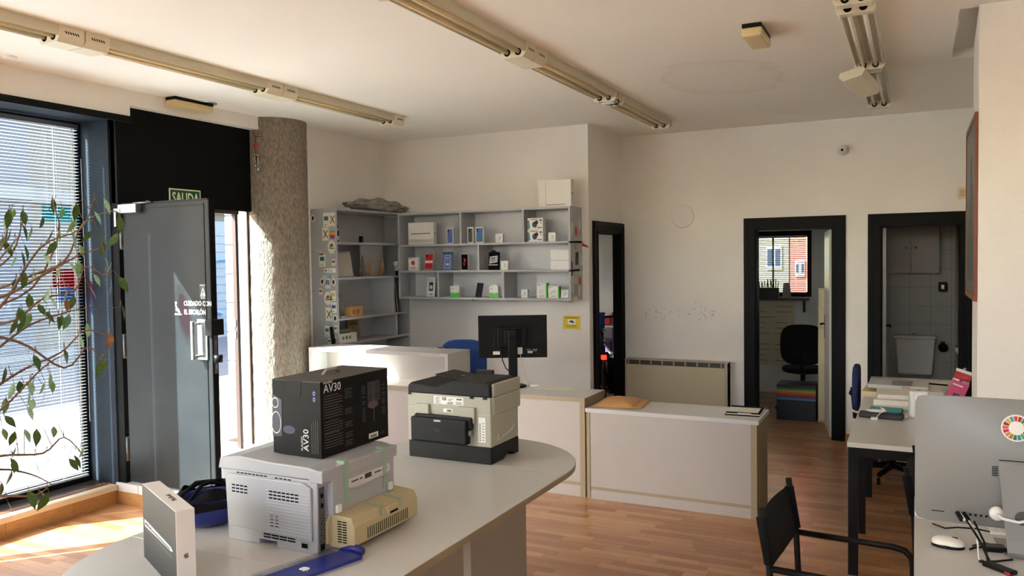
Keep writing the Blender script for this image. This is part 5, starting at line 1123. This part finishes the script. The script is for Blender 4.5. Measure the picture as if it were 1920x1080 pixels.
def desk1_items():
    z = .74; rn = random.Random(6)
    def sheet(nm, lb, x0, x1, y0, y1, zz, h, m, rz, cat):
        r = T(nm, lb, cat, ((x0+x1)/2,(y0+y1)/2,zz), math.radians(rz)); w=(x1-x0)/2; d=(y1-y0)/2
        B((-w,w,-d,d,0,h)).build('paper_block', m, r, bev=.001)
        B(*[(-w-.001-.004*rn.random(),w+.001+.004*rn.random(),-d-.001-.004*rn.random(),d,h*(k+.2)/5,h*(k+.45)/5) for k in range(5)]).build('page_edges','paper',r)
        return r
    sheet('paper_stack','lowest stack of white papers beside the white cylinder on the desk',-.255,-.02,5.82,6.12,z,.022,'paper',2,'papers')
    sheet('paper_stack','second stack of white papers lying on the lowest one',-.245,.0,5.86,6.16,z+.022,.035,'paper',-2,'papers')
    sheet('paper_stack','third stack of white papers lying on the second one',-.235,.02,5.92,6.2,z+.057,.028,'paper',3,'papers')
    sheet('folder_pile','tan folders under the plastic wrapped magazines on the desk',-.34,.06,6.30,6.62,z,.040,flat(206,186,140),-4,'folders')
    sheet('folder_pile','beige folders with white papers at the right of the desk pile',-.12,.16,6.22,6.55,z+.040,.030,'paper',4,'folders')
    mg = sheet('magazine_pile','plastic wrapped magazines on top of the desk pile',-.30,.08,6.28,6.58,z+.070,.026,'paper_grey',-2,'magazines')
    B((-.04,.09,-.153,.10,.0262,.027)).build('cover_print',flat(130,128,130),mg); B((.03,.08,-.154,-.1505,.006,.02)).build('cover_print',flat(190,130,120),mg)
    sheet('paper_sheets','loose white sheets at the far right of the grey desk',.02,.25,6.85,7.2,z,.012,'paper',-6,'papers')
    t = T('teal_case','flat teal case on the grey desk beside the black pouch','case',(-.165,5.73,z),math.radians(-3)); B((-.10,.09,-.055,.055,0,.026)).build('case','teal',t,bev=.004); B((.07,.091,-.056,.056,.0,.013)).build('dark_corner','hole',t)
    p = T('black_pouch','long black pouch with a coiled white cable on the grey desk','pouch',(-.19,5.53,z),math.radians(-6))
    mb = MB(); mb.prism([(-.05,0),(.05,0),(.055,.012),(.045,.028),(.0,.036),(-.045,.03),(-.055,.012)],-.125,.125,0); mb.build('pouch',flat(44,46,48,.6),p,bev=.004)
    MB().tube([(-.03+.05*math.cos(t)*(1+.1*k),-.01+.024*math.sin(t),.040+.002*k) for k in range(3) for t in [i*.5236 for i in range(12)]]+[(.0,-.055,.038),(-.02,-.07,.01)],.003,6).build('white_cable','white_box',p,True); B((-.05,-.01,-.09,-.065,.0,.012)).build('cable_plug','white_box',p,bev=.002)
    MB().tube([(-.01,.05,.052),(.015,.02,.046)],.006,8).build('cable_plug','white_box',p,True)
    tn = MB(); tn.grid(lambda u,v: (-.125-.055*u,-.02+.05*v+.02*u*(v-.5),.012+.02*u+.006*math.sin(9*v+4*u)),6,8); tn.build('tissue','paper',p,True)
    w = T('white_speaker','white rounded box shaped device beside the paper stacks on the desk','router',(.02,5.63,z),math.radians(8))
    def rr(a,b,rad): return [(sx*(a-rad)+rad*math.cos(math.radians(t0+k*18)),sy*(b-rad)+rad*math.sin(math.radians(t0+k*18))) for sx,sy,t0 in ((1,1,0),(-1,1,90),(-1,-1,180),(1,-1,270)) for k in range(6)]
    mb = MB(); mb.prism(rr(.057,.045,.022),.0,.17); mb.build('housing','white_box',w,bev=.004); mb = MB(); mb.prism(rr(.012,.008,.006),.1695,.1712); mb.build('top_port',flat(120,120,118),w)
    for k,(lb,x,y,c,zz,ang,h) in enumerate((('pink phone accessory pack leaning on the pillar, front one',.215,6.02,'pink',z,-20,.20),('white and red accessory pack leaning behind the pink one',.235,6.16,'white_box',z,-17,.26))):
        q = T('accessory_pack',lb,'package',(x-.01,y,zz)); q.rotation_euler = (0,math.radians(-ang),math.radians(-8)); B((-.016,.0,-.055,.055,0,h),).build('carton',c,q,bev=.002)
        B((-.05,.05,-.057,-.055,0.0,h)).build('front_face',c,q)
        fz = fr((0,-.0575,0))
        if k == 0: dpoly(q,'phone_picture',flat(60,60,90),fz,[(-.02,.03),(.02,.03),(.024,.12),(-.016,.12)]); dec(q,'printed_marks','white_box',fz,(-.04,.02,h-.03,h-.022)); dpoly(q,'logo','white_box',fz,ell(-.03,h-.026,.006,.006,10))
        else: dec(q,'red_header','red',fz,(-.05,.05,h-.07,h-.02)); dec(q,'printed_marks',flat(200,190,190),fz,(-.03,.03,h-.045,h-.04))
    y_ = MB(); y_.box(.10,.24,5.92,6.0,z,z+.012); tag(y_.build('note_pad',flat(226,210,160)),'cream note pad at the foot of the pink pack','paper')
    pn = MB(); pn.tube([(.09,7.0,z+.018),(.22,6.96,z+.018)],.006,8); tag(pn.build('pen','hole',smooth=True),'dark pen on the loose white sheets','pen')
desk1_items()

# ================================================================== plant by the window
PB=[[(-3.327,1.532,0.960),(-3.238,1.815,1.562),(-3.155,1.887,1.606),(-3.051,1.987,1.835),(-2.939,2.079,1.907),(-2.875,2.093,2.013)],
[(-3.318,1.540,0.939),(-3.164,1.773,1.547),(-3.085,1.908,1.671),(-3.013,2.013,1.751),(-2.956,2.087,1.806),(-2.907,2.145,1.833)],
[(-3.325,1.534,0.956),(-3.469,1.946,1.570),(-3.359,2.102,1.707),(-3.256,2.224,1.783),(-3.193,2.271,1.942),(-3.114,2.341,1.995),(-3.073,2.362,1.987)],
[(-3.325,1.525,0.938),(-3.213,1.804,1.645),(-3.095,1.858,1.795),(-3.001,1.863,1.863)],
[(-3.322,1.540,0.957),(-3.484,1.945,1.328),(-3.463,2.066,1.426),(-3.439,2.180,1.508),(-3.407,2.293,1.547),(-3.374,2.400,1.570),(-3.316,2.533,1.565)],
[(-3.319,1.536,0.938),(-3.247,1.809,1.235),(-3.217,1.914,1.303),(-3.188,2.004,1.357),(-3.139,2.119,1.410),(-3.107,2.206,1.492),(-3.066,2.287,1.463)],
[(-3.322,1.534,0.944),(-3.515,1.967,1.456),(-3.405,2.102,1.538),(-3.328,2.171,1.625),(-3.234,2.253,1.657),(-3.184,2.271,1.759),(-3.111,2.317,1.712)],
[(-3.326,1.533,0.961),(-3.299,1.828,0.977),(-3.227,1.909,1.018),(-3.124,2.016,1.015),(-3.066,2.069,1.074),(-2.986,2.102,0.992)],
[(-3.325,1.534,0.955),(-3.475,1.925,0.891),(-3.477,2.056,0.903),(-3.462,2.183,0.851),(-3.459,2.276,0.780)],
[(-3.318,1.539,0.937),(-3.530,1.977,1.500),(-3.432,2.193,1.670),(-3.387,2.293,1.902),(-3.407,2.286,2.032)],
[(-3.323,1.535,0.951),(-3.324,1.848,1.139),(-3.273,1.943,1.189),(-3.206,2.081,1.346),(-3.163,2.147,1.395)],
[(-3.323,1.541,0.961),(-3.208,1.804,1.726),(-3.128,1.879,1.825),(-3.076,1.893,1.966)],
[(-3.326,1.528,0.949),(-3.150,1.762,1.449),(-3.092,1.906,1.477),(-3.014,2.044,1.360),(-2.988,2.131,1.437),(-2.972,2.176,1.367)],
[(-3.320,1.544,0.956),(-3.343,1.877,1.640),(-3.250,1.994,1.806),(-3.199,2.022,1.977)],
[(-3.324,1.536,0.955),(-3.238,1.790,0.869),(-3.156,1.862,0.880),(-3.068,1.932,0.872),(-3.014,1.961,0.902)]]
PL=[(-3.064,1.879,1.982,-3.076,1.893,1.966),
(-3.094,1.919,1.988,-3.076,1.893,1.966),
(-3.183,2.005,1.990,-3.199,2.022,1.977),
(-3.104,1.880,1.942,-3.091,1.889,1.926),
(-3.127,1.924,1.921,-3.091,1.889,1.926),
(-3.169,1.994,1.934,-3.213,2.014,1.928),
(-3.147,2.019,1.925,-3.213,2.014,1.928),
(-3.399,2.235,1.981,-3.402,2.288,1.995),
(-3.435,2.299,2.067,-3.407,2.286,2.032),
(-3.407,2.308,2.067,-3.407,2.286,2.032),
(-3.359,2.298,2.021,-3.405,2.287,2.013),
(-3.351,2.322,1.980,-3.399,2.289,1.976),
(-2.971,2.004,1.862,-3.003,2.026,1.866),
(-3.396,2.275,1.924,-3.390,2.292,1.920),
(-3.342,2.266,1.919,-3.390,2.292,1.920),
(-2.981,2.070,1.899,-2.955,2.066,1.896),
(-3.045,1.883,1.867,-3.001,1.863,1.863),
(-3.148,1.921,1.882,-3.106,1.885,1.886),
(-3.139,1.895,1.864,-3.113,1.883,1.866),
(-3.286,2.039,1.815,-3.250,1.994,1.806),
(-2.939,1.855,1.848,-3.001,1.863,1.863),
(-3.205,2.010,1.826,-3.242,1.998,1.831),
(-3.093,2.025,1.821,-3.051,1.987,1.835),
(-3.436,2.266,1.801,-3.406,2.250,1.802),
(-2.909,2.045,2.007,-2.893,2.089,1.983),
(-2.979,2.092,1.951,-2.921,2.083,1.937),
(-2.864,2.130,2.027,-2.875,2.093,2.013),
(-2.899,2.123,2.031,-2.875,2.093,2.013),
(-2.864,2.087,1.976,-2.893,2.089,1.983),
(-3.045,2.340,1.973,-3.073,2.362,1.987),
(-3.078,2.352,1.901,-3.073,2.362,1.987),
(-3.136,2.272,1.914,-3.182,2.281,1.950),
(-3.145,2.306,1.905,-3.170,2.291,1.957),
(-2.944,2.188,1.864,-2.907,2.145,1.833),
(-2.885,2.143,1.797,-2.907,2.145,1.833),
(-3.163,2.231,1.854,-3.220,2.251,1.874),
(-2.915,2.051,1.786,-2.964,2.076,1.798),
(-3.163,2.241,1.750,-3.192,2.268,1.744),
(-3.183,2.308,1.727,-3.153,2.291,1.739),
(-3.089,2.327,1.777,-3.121,2.310,1.719),
(-3.081,2.314,1.710,-3.111,2.317,1.712),
(-3.045,2.324,1.716,-3.111,2.317,1.712),
(-3.239,2.324,1.675,-3.213,2.261,1.701),
(-2.973,2.051,1.775,-2.981,2.055,1.783),
(-2.971,2.009,1.764,-2.997,2.034,1.767),
(-2.955,2.003,1.730,-3.005,2.023,1.759),
(-3.210,2.203,1.664,-3.248,2.241,1.652),
(-3.273,2.167,1.671,-3.301,2.194,1.634),
(-3.330,2.197,1.638,-3.314,2.183,1.630),
(-3.224,2.208,1.625,-3.261,2.230,1.648),
(-3.190,2.219,1.641,-3.234,2.253,1.657),
(-3.434,2.179,1.647,-3.446,2.162,1.645),
(-3.368,2.091,1.593,-3.383,2.122,1.563),
(-3.415,2.174,1.565,-3.372,2.131,1.575),
(-3.365,2.081,1.547,-3.405,2.102,1.538),
(-3.390,2.122,1.537,-3.394,2.112,1.550),
(-3.454,2.256,1.565,-3.420,2.245,1.530),
(-3.411,2.251,1.569,-3.416,2.261,1.536),
(-3.368,2.214,1.598,-3.328,2.171,1.625),
(-3.339,2.156,1.605,-3.339,2.161,1.613),
(-3.382,2.274,1.546,-3.407,2.293,1.547),
(-3.394,2.301,1.547,-3.402,2.308,1.551),
(-3.348,2.305,1.551,-3.393,2.339,1.557),
(-3.095,2.211,1.521,-3.107,2.206,1.492),
(-3.337,2.409,1.594,-3.366,2.419,1.569),
(-3.348,2.568,1.577,-3.316,2.533,1.565),
(-3.147,1.947,1.720,-3.110,1.930,1.704),
(-3.102,1.934,1.749,-3.095,1.944,1.737),
(-3.044,1.921,1.743,-3.095,1.944,1.737),
(-3.304,2.122,1.735,-3.329,2.136,1.729),
(-2.984,2.001,1.713,-3.023,1.998,1.740),
(-3.089,2.166,1.488,-3.112,2.194,1.480),
(-3.039,2.272,1.480,-3.066,2.287,1.463),
(-3.174,2.153,1.419,-3.135,2.132,1.422),
(-3.081,2.158,1.474,-3.116,2.182,1.468),
(-2.924,2.153,1.387,-2.972,2.176,1.367),
(-2.999,2.227,1.371,-2.972,2.176,1.367),
(-3.078,1.943,1.423,-3.070,1.945,1.443),
(-3.114,1.987,1.417,-3.059,1.965,1.427),
(-3.208,1.933,1.369,-3.205,1.952,1.326),
(-3.240,1.981,1.298,-3.205,1.952,1.326),
(-3.262,2.018,1.300,-3.234,2.022,1.279),
(-3.256,2.057,1.295,-3.225,2.042,1.301),
(-3.245,2.067,1.307,-3.225,2.042,1.301),
(-3.188,2.102,1.325,-3.200,2.091,1.353),
(-3.143,2.077,1.300,-3.206,2.081,1.346),
(-3.168,2.064,1.294,-3.215,2.062,1.323),
(-3.230,2.105,1.249,-3.225,2.042,1.301),
(-3.264,2.058,1.250,-3.234,2.022,1.279),
(-3.255,2.070,1.218,-3.234,2.022,1.279),
(-3.207,2.011,1.200,-3.254,1.983,1.234),
(-3.283,1.974,1.236,-3.263,1.963,1.211),
(-3.293,1.972,1.162,-3.273,1.943,1.189),
(-3.106,2.055,1.118,-3.066,2.069,1.074),
(-3.098,2.089,1.069,-3.066,2.069,1.074),
(-3.141,2.006,1.115,-3.099,2.039,1.040),
(-3.198,1.992,1.112,-3.168,1.970,1.016),
(-3.221,1.968,1.106,-3.183,1.955,1.017),
(-3.236,1.930,1.124,-3.280,1.930,1.182),
(-3.149,2.057,0.995,-3.116,2.024,1.023),
(-3.186,2.020,0.986,-3.139,2.001,1.015),
(-2.989,2.033,1.004,-3.020,2.088,1.027),
(-3.064,2.107,0.995,-3.009,2.093,1.015),
(-3.046,2.141,1.023,-3.009,2.093,1.015),
(-3.217,1.943,1.005,-3.197,1.940,1.017),
(-3.147,1.914,1.014,-3.197,1.940,1.017),
(-3.516,2.129,0.878,-3.471,2.110,0.881),
(-3.155,1.930,1.063,-3.183,1.955,1.017),
(-3.209,1.904,0.916,-3.156,1.862,0.880),
(-3.064,1.956,0.892,-3.045,1.944,0.885),
(-3.037,1.903,0.904,-3.081,1.922,0.873),
(-2.980,1.942,0.892,-3.021,1.957,0.898),
(-3.151,1.884,0.860,-3.144,1.872,0.879)]

def plant():
    base = Vector((-3.36,1.50,0)); r = T('weeping_fig','leggy weeping fig with thin branches reaching in from the left edge','plant',base)
    loc = lambda p: Vector(p)-base
    MB().lathe([(0,0),(.13,0),(.16,.20),(.175,.34),(.185,.34),(.185,.38),(.165,.38),(.155,.33),(0,.33)],(0,0,0),28).build('pot','pot',r,True)
    MB().lathe([(0,.325),(.16,.325),(.16,.345),(0,.35)],(0,0,0),20).build('soil','soil',r)
    MB().tube([(0,0,.33),(.02,.02,.6),(.035,.033,.95)],[.016,.013,.011],8).build('trunk','bark',r,True)
    def smooth(P,n=4):
        out=[]
        for i in range(len(P)-1):
            p0=P[max(i-1,0)];p1=P[i];p2=P[i+1];p3=P[min(i+2,len(P)-1)]
            for k in range(n):
                t=k/n; out.append(.5*((2*p1)+(p2-p0)*t+(2*p0-5*p1+4*p2-p3)*t*t+(3*p1-p0-3*p2+p3)*t**3))
        return out+[P[-1]]
    for b in PB:
        P = smooth([loc(p) for p in b]); n = len(P); MB().tube(P,[.0065*(1-i/n)+.0014 for i in range(n)],6).build('branch','bark',r,True)
    tw = MB(); rn = random.Random(9)
    lm = MB(); prof = [(0,0),(.08,.10),(.2,.24),(.38,.34),(.55,.31),(.72,.2),(.86,.075),(1,0)]
    vs = [];fs=[]
    for t,w in prof: vs += [(-w*.5,.04*math.sin(t*3)+.07*w,-t),(0,.04*math.sin(t*3),-t),(w*.5,.04*math.sin(t*3)+.07*w,-t)]
    for i in range(len(prof)-1): fs += [(i*3,i*3+1,i*3+4,i*3+3),(i*3+1,i*3+2,i*3+5,i*3+4)]
    lm.add(vs,fs); me = lm.mesh('leaf'); me.materials.append(M('leaf_green')); me2 = me.copy(); me2.materials.clear(); me2.materials.append(M('leaf_brown'))
    for m_ in (me,me2):
        for p in m_.polygons: p.use_smooth = True
    for i,(x,y,z,a,b,c) in enumerate(PL):
        q = loc((x,y,z)); o = bpy.data.objects.new('leaf', me2 if i in (72,49) else me); COL.objects.link(o); o.parent = r; o.location = q
        o.rotation_euler = (rn.uniform(-.5,.5),rn.uniform(-.55,.55),math.radians(-35)+rn.uniform(-1.2,1.2)); s = rn.uniform(.058,.086); o.scale = (s*1.25,s,s)
        e = loc((a,b,c)); d = q-e
        if d.length > .01: tw.tube([e, e+d*.5+Vector((0,0,.02+.15*d.length)), q],[.0016,.0013,.0009],5)
    stuff(tw.build('twigs','bark',r,True))
plant()

# ================================================================== rooms behind
def office():
    r = T('striped_box','black box with a rainbow stripe band on the office floor','box',(-1.14,9.16,0)); B((-.20,.20,-.16,.16,0,.385)).build('carton',flat(24,28,36),r,bev=.004)
    f = fr((0,-.1603,0))
    for k,c in enumerate(((70,160,74),(240,190,50),(236,130,50),(206,60,50),(130,60,120),(90,170,220))): dec(r,'stripe',flat(*[int(v*.75) for v in c]),f,(-.2,.2,.325-.021*k,.346-.021*k))
    office_chair('black office chair in the dark back office',(-1.15,9.66,0),math.radians(185),'black_cloth',.46,(.55,1.0))
    d = T('drawer_tower','cream plastic drawer tower behind the open office door','drawers',(-.80,9.14,0)); B((-.12,.12,-.13,.15,0,1.42)).build('case','ivory',d,bev=.004)
    for k in range(7): B((-.113,.113,-.142,-.13,.02+.2*k,.205+.2*k)).build('drawer',flat(214,202,166),d,bev=.006)
    w = T('line_poster','cream poster with fine dark lines on the office wall below the window','poster',(-1.76,10.796,.35)); B((-.38,.38,-.004,0,0,.86)).build('sheet',flat(222,206,170),w); rn = random.Random(2)
    dec(w,'printed_lines',flat(70,62,52),fr((0,-.0042,0)),*[(a,a+.08+rn.random()*.14,b,b+.006) for a in (-.33,-.08,.14) for b in [.06+.07*k for k in range(11)] if rn.random()<.8])
    dk = T('office_desk','plain dark shelf ledge under the office window','shelf',(-1.75,10.68,1.20)); B((-.55,.55,-.09,.10,0,.03)).build('board',flat(70,62,54),dk); B((-.5,-.48,0,.1,-.15,0),(.48,.5,0,.1,-.15,0)).build('bracket','black_metal',dk)
    pb = T('pencil_box','dark open box of pens on the ledge under the office window','pen holder',(-1.68,10.65,1.23)); B((-.13,.13,-.04,.04,0,.13)).build('box',flat(60,48,40),pb,bev=.003); rn=random.Random(3)
    for k in range(11): x=-.11+.022*k; MB().cyl((x,0,.12),(x+rn.uniform(-.02,.02),rn.uniform(-.02,.02),.19+rn.random()*.06),.007,6).build('pen',('hole','red','white_box','black_plastic')[k%4],pb)
    cp = T('paper_cup','tall pale cup beside the pen box in the office','cup',(-1.46,10.65,1.23)); MB().lathe([(0,0),(.055,0),(.042,.19),(.038,.19),(.05,.01),(0,.01)],(0,0,0),20).build('cup',flat(170,160,140),cp,True); MB().lathe([(.043,.186),(.046,.19),(.043,.195),(.04,.19)],(0,0,0),20).build('rim','white_box',cp,True)
office()
def bathroom():
    t = T('toilet','white toilet with a tapered cistern in the dark bathroom','toilet',(-.01,9.52,0))
    mb = MB(); mb.prism([(-.165,.47),(.165,.47),(.195,.86),(-.195,.86)],.07,.245,1); mb.build('cistern','porcelain',t,bev=.02); B((-.205,.205,.055,.25,.86,.89)).build('cistern_lid','porcelain',t,bev=.01)
    mb = MB(); mb.lathe([(0,0),(.022,0),(.022,.02),(0,.02)],(0,.15,.89),14); mb.build('flush_button','chrome',t,True)
    MB().lathe([(.10,0),(.11,.12),(.13,.24),(.175,.37),(.185,.40),(0,.40)],(0,-.10,0),28,sx=1,sy=1.3).build('bowl','porcelain',t,True); MB().lathe([(0,.40),(.185,.40),(.19,.42),(.18,.435),(0,.44)],(0,-.10,0),28,sx=1,sy=1.3).build('seat_lid','porcelain',t,True)
    B((-.12,.12,-.0,.2,.10,.42)).build('bowl_back','porcelain',t,bev=.03)
    c = T('bathroom_cabinet','white two door wall cabinet above the toilet','cabinet',(-.05,9.64,1.56)); B((-.27,.27,-.10,.13,0,.66)).build('case','laminate_white',c)
    for s in (-1,1): o = B((min(s*.003,s*.268),max(s*.003,s*.268),-.118,-.10,.004,.655)).build('door','laminate_white',c,bev=.003); k=MB(); k.lathe([(0,-.135),(.012,-.135),(.012,-.118),(0,-.118)],(s*.045,0,.27),12,'y'); k.build('knob','chrome',o,True)
    b = T('wash_basin','white corner of a wash basin with tap at the bathroom right wall','basin',(.50,9.05,.70))
    MB().lathe([(.06,0),(.10,.02),(.15,.10),(.155,.14),(.14,.14),(.09,.06),(0,.05)],(0,0,0),24).build('bowl','porcelain',b,True); MB().tube([(.10,0,.14),(.10,0,.20),(.02,0,.21)],.012,8).build('tap','chrome',b,True)
    B((-.05,.15,-.04,.04,-.05,.03)).build('wall_bracket','porcelain',b)
    p = MB(); p.cyl((.385,9.72,.0),(.385,9.72,2.4),.014,10); tag(p.build('water_pipe',flat(150,146,140),smooth=True),'vertical pipe beside the tiled corner of the bathroom','pipe')
    h = T('paper_holder','black toilet paper holder on the bathroom tiles','holder',(.26,9.745,.76)); MB().lathe([(.0,-.05),(.045,-.05),(.045,.03),(0,.03)],(0,-.02,0),16,'y').build('roll_cover','black_plastic',h,True); B((-.02,.02,-.0,.028,-.03,.06)).build('mount','black_metal',h)
    e = T('black_dispenser','small black dispenser on the bathroom wall','dispenser',(.255,9.74,1.36)); B((-.04,.04,-.05,.033,0,.10)).build('body','black_plastic',e,bev=.01); B((-.012,.012,-.055,-.05,.03,.07)).build('window','chrome',e)
    for z in (1.05,1.25,1.45): pass
bathroom()
def bicycle():
    r = T('bicycle','bicycle with a red tail light standing in the store room','bicycle',(-3.10,8.42,0),math.radians(112-90+0))
    # local +y is the riding direction, rear wheel at y=0
    def wheel(y):
        t = MB(); t.tube([(0,y+.325*math.cos(a),.335+.325*math.sin(a)) for a in [i*2*math.pi/40 for i in range(41)]],.016,8); t.build('tyre','rubber',r,True)
        t = MB(); t.tube([(0,y+.303*math.cos(a),.335+.303*math.sin(a)) for a in [i*2*math.pi/40 for i in range(41)]],.008,6); t.build('rim','silver',r,True)
        t = MB()
        for k in range(16): a=k*2*math.pi/16; t.tube([(.02*(1 if k%2 else -1),y,.335),(0,y+.3*math.cos(a),.335+.3*math.sin(a))],.0012,4)
        t.build('spokes','silver',r); MB().cyl((-.05,y,.335),(.05,y,.335),.016,10).build('hub','silver',r,True)
    wheel(0); wheel(1.03); K='black_metal'
    for nm,P,rad in (('seat_tube',[(0,.43,.30),(0,.27,.80)],.016),('down_tube',[(0,.43,.30),(0,.86,.74)],.018),('top_tube',[(0,.29,.74),(0,.84,.84)],.016),('head_tube',[(0,.87,.72),(0,.83,.92)],.02),('chain_stay',[(.045,0,.335),(.03,.43,.30)],.009),('chain_stay',[(-.045,0,.335),(-.03,.43,.30)],.009),('seat_stay',[(.045,0,.335),(.01,.28,.75)],.008),('seat_stay',[(-.045,0,.335),(-.01,.28,.75)],.008),('fork_blade',[(.05,1.03,.335),(.04,.88,.70)],.011),('fork_blade',[(-.05,1.03,.335),(-.04,.88,.70)],.011),('seat_post',[(0,.27,.80),(0,.24,.92)],.013),('stem',[(0,.83,.92),(0,.80,1.05)],.014)): MB().tube(P,rad,8).build(nm,K,r,True)
    MB().tube([(-.29,.72,1.06),(-.20,.80,1.06),(0,.82,1.055),(.20,.80,1.06),(.29,.72,1.06)],.012,8).build('handlebar',K,r,True)
    for s in (-1,1): MB().tube([(s*.29,.72,1.06),(s*.30,.60,1.07)],.017,8).build('grip','rubber',r,True); MB().tube([(s*.20,.79,1.07),(s*.18,.82,1.20)],[.008,.014],8).build('bar_end','rubber',r,True)
    MB().grid(lambda u,v: ((.03+.05*(1-u)**1.2)*(2*v-1),.12+.27*u,.93+.02*math.sin(math.pi*v)),9,7).build('saddle','black_plastic',r,True); r.children[-1].modifiers.new('solid','SOLIDIFY').thickness=-.03
    mb = MB(); mb.tube([(0,.31*math.cos(a)*1.12,.335+.35*math.sin(a)) for a in [math.pi*.35+i*.16 for i in range(10)]],.022,6); mb.build('mudguard','black_plastic',r,True)
    for s in (-1,1): B((min(s*.045,s*.15),max(s*.045,s*.15),-.18,.20,.30,.64)).build('pannier','black_cloth',r,bev=.03)
    B((-.07,.07,-.12,.22,.675,.69)).build('carrier_rack','black_metal',r)
    l = MB(); l.box(-.03,.03,-.05-.14,-.02-.14,.66,.71); lm_ = bpy.data.materials.new('tail_light'); lm_.use_nodes=True; bb=lm_.node_tree.nodes['Principled BSDF']; bb.inputs['Base Color'].default_value=lin((220,20,20)); bb.inputs['Emission Color'].default_value=(1,.03,.02,1); bb.inputs['Emission Strength'].default_value=.9; l.build('tail_light',lm_,r,bev=.006)
    B((-.05,.05,-.16,-.12,.64,.74)).build('light_bracket','black_plastic',r,bev=.005); MB().tube([(0,.05,.70),(0,.19,.88)],.01,6).build('bracket_arm','black_plastic',r)
    MB().lathe([(.0,0),(.1,0),(.1,.01),(0,.01)],(.04,.43,.30),24,'x').build('chain_ring','grey_metal',r)
    for s in (-1,1): MB().tube([(s*.05,.43,.30),(s*.07,.43+s*.12,.30-s*.12)],.009,6).build('crank_arm','grey_metal',r,True); B((s*.12-.04,s*.12+.04,.43+s*.12-.03,.43+s*.12+.03,.29-s*.12,.31-s*.12)).build('pedal','black_plastic',r)
    g = T('handlebar_bag','blue bag strapped behind the bicycle handlebar','bag',(-3.36,8.98,.93),math.radians(20)); B((-.07,.07,-.05,.05,.0,.18)).build('bag','blue_cloth',g,bev=.02); B((-.03,.03,-.055,-.05,.05,.13)).build('pocket',flat(40,80,150,.8),g,bev=.004); B((-.075,.075,-.02,.02,.17,.19)).build('strap','black_cloth',g)
bicycle()
def rack():
    r = T('storage_rack','metal rack of folded bundles deep in the store room','rack',(-3.95,10.22,0))
    for x in (-.38,.38):
        for y in (-.13,.13): B((x-.015,x+.015,y-.015,y+.015,0,1.05)).build('upright','grey_metal',r)
    for z in (.15,.5,.85): B((-.4,.4,-.15,.15,z,z+.02)).build('rack_shelf','laminate_grey',r)
    for k,(lb,x,z,c,h) in enumerate((('red folded bundle on the store room rack',.2,.87,(170,50,56),.10),('white folded bundle on the store room rack',.18,.97,(200,196,190),.05),('purple folded bundle on the lower store room rack shelf',.2,.52,(80,60,90),.14),('grey folded bundle at the left of the store room rack',-.2,.87,(150,146,150),.16))):
        b = T('folded_bundle',lb,'bundle',(-3.95+x,10.22,z)); B((-.13,.13,-.12,.12,0,h)).build('cloth',flat(*c,.85),b,bev=.02); B((-.131,.131,-.02,.02,0,h+.001)).build('band',flat(*[int(v*.7) for v in c],.85),b,bev=.02)
rack()
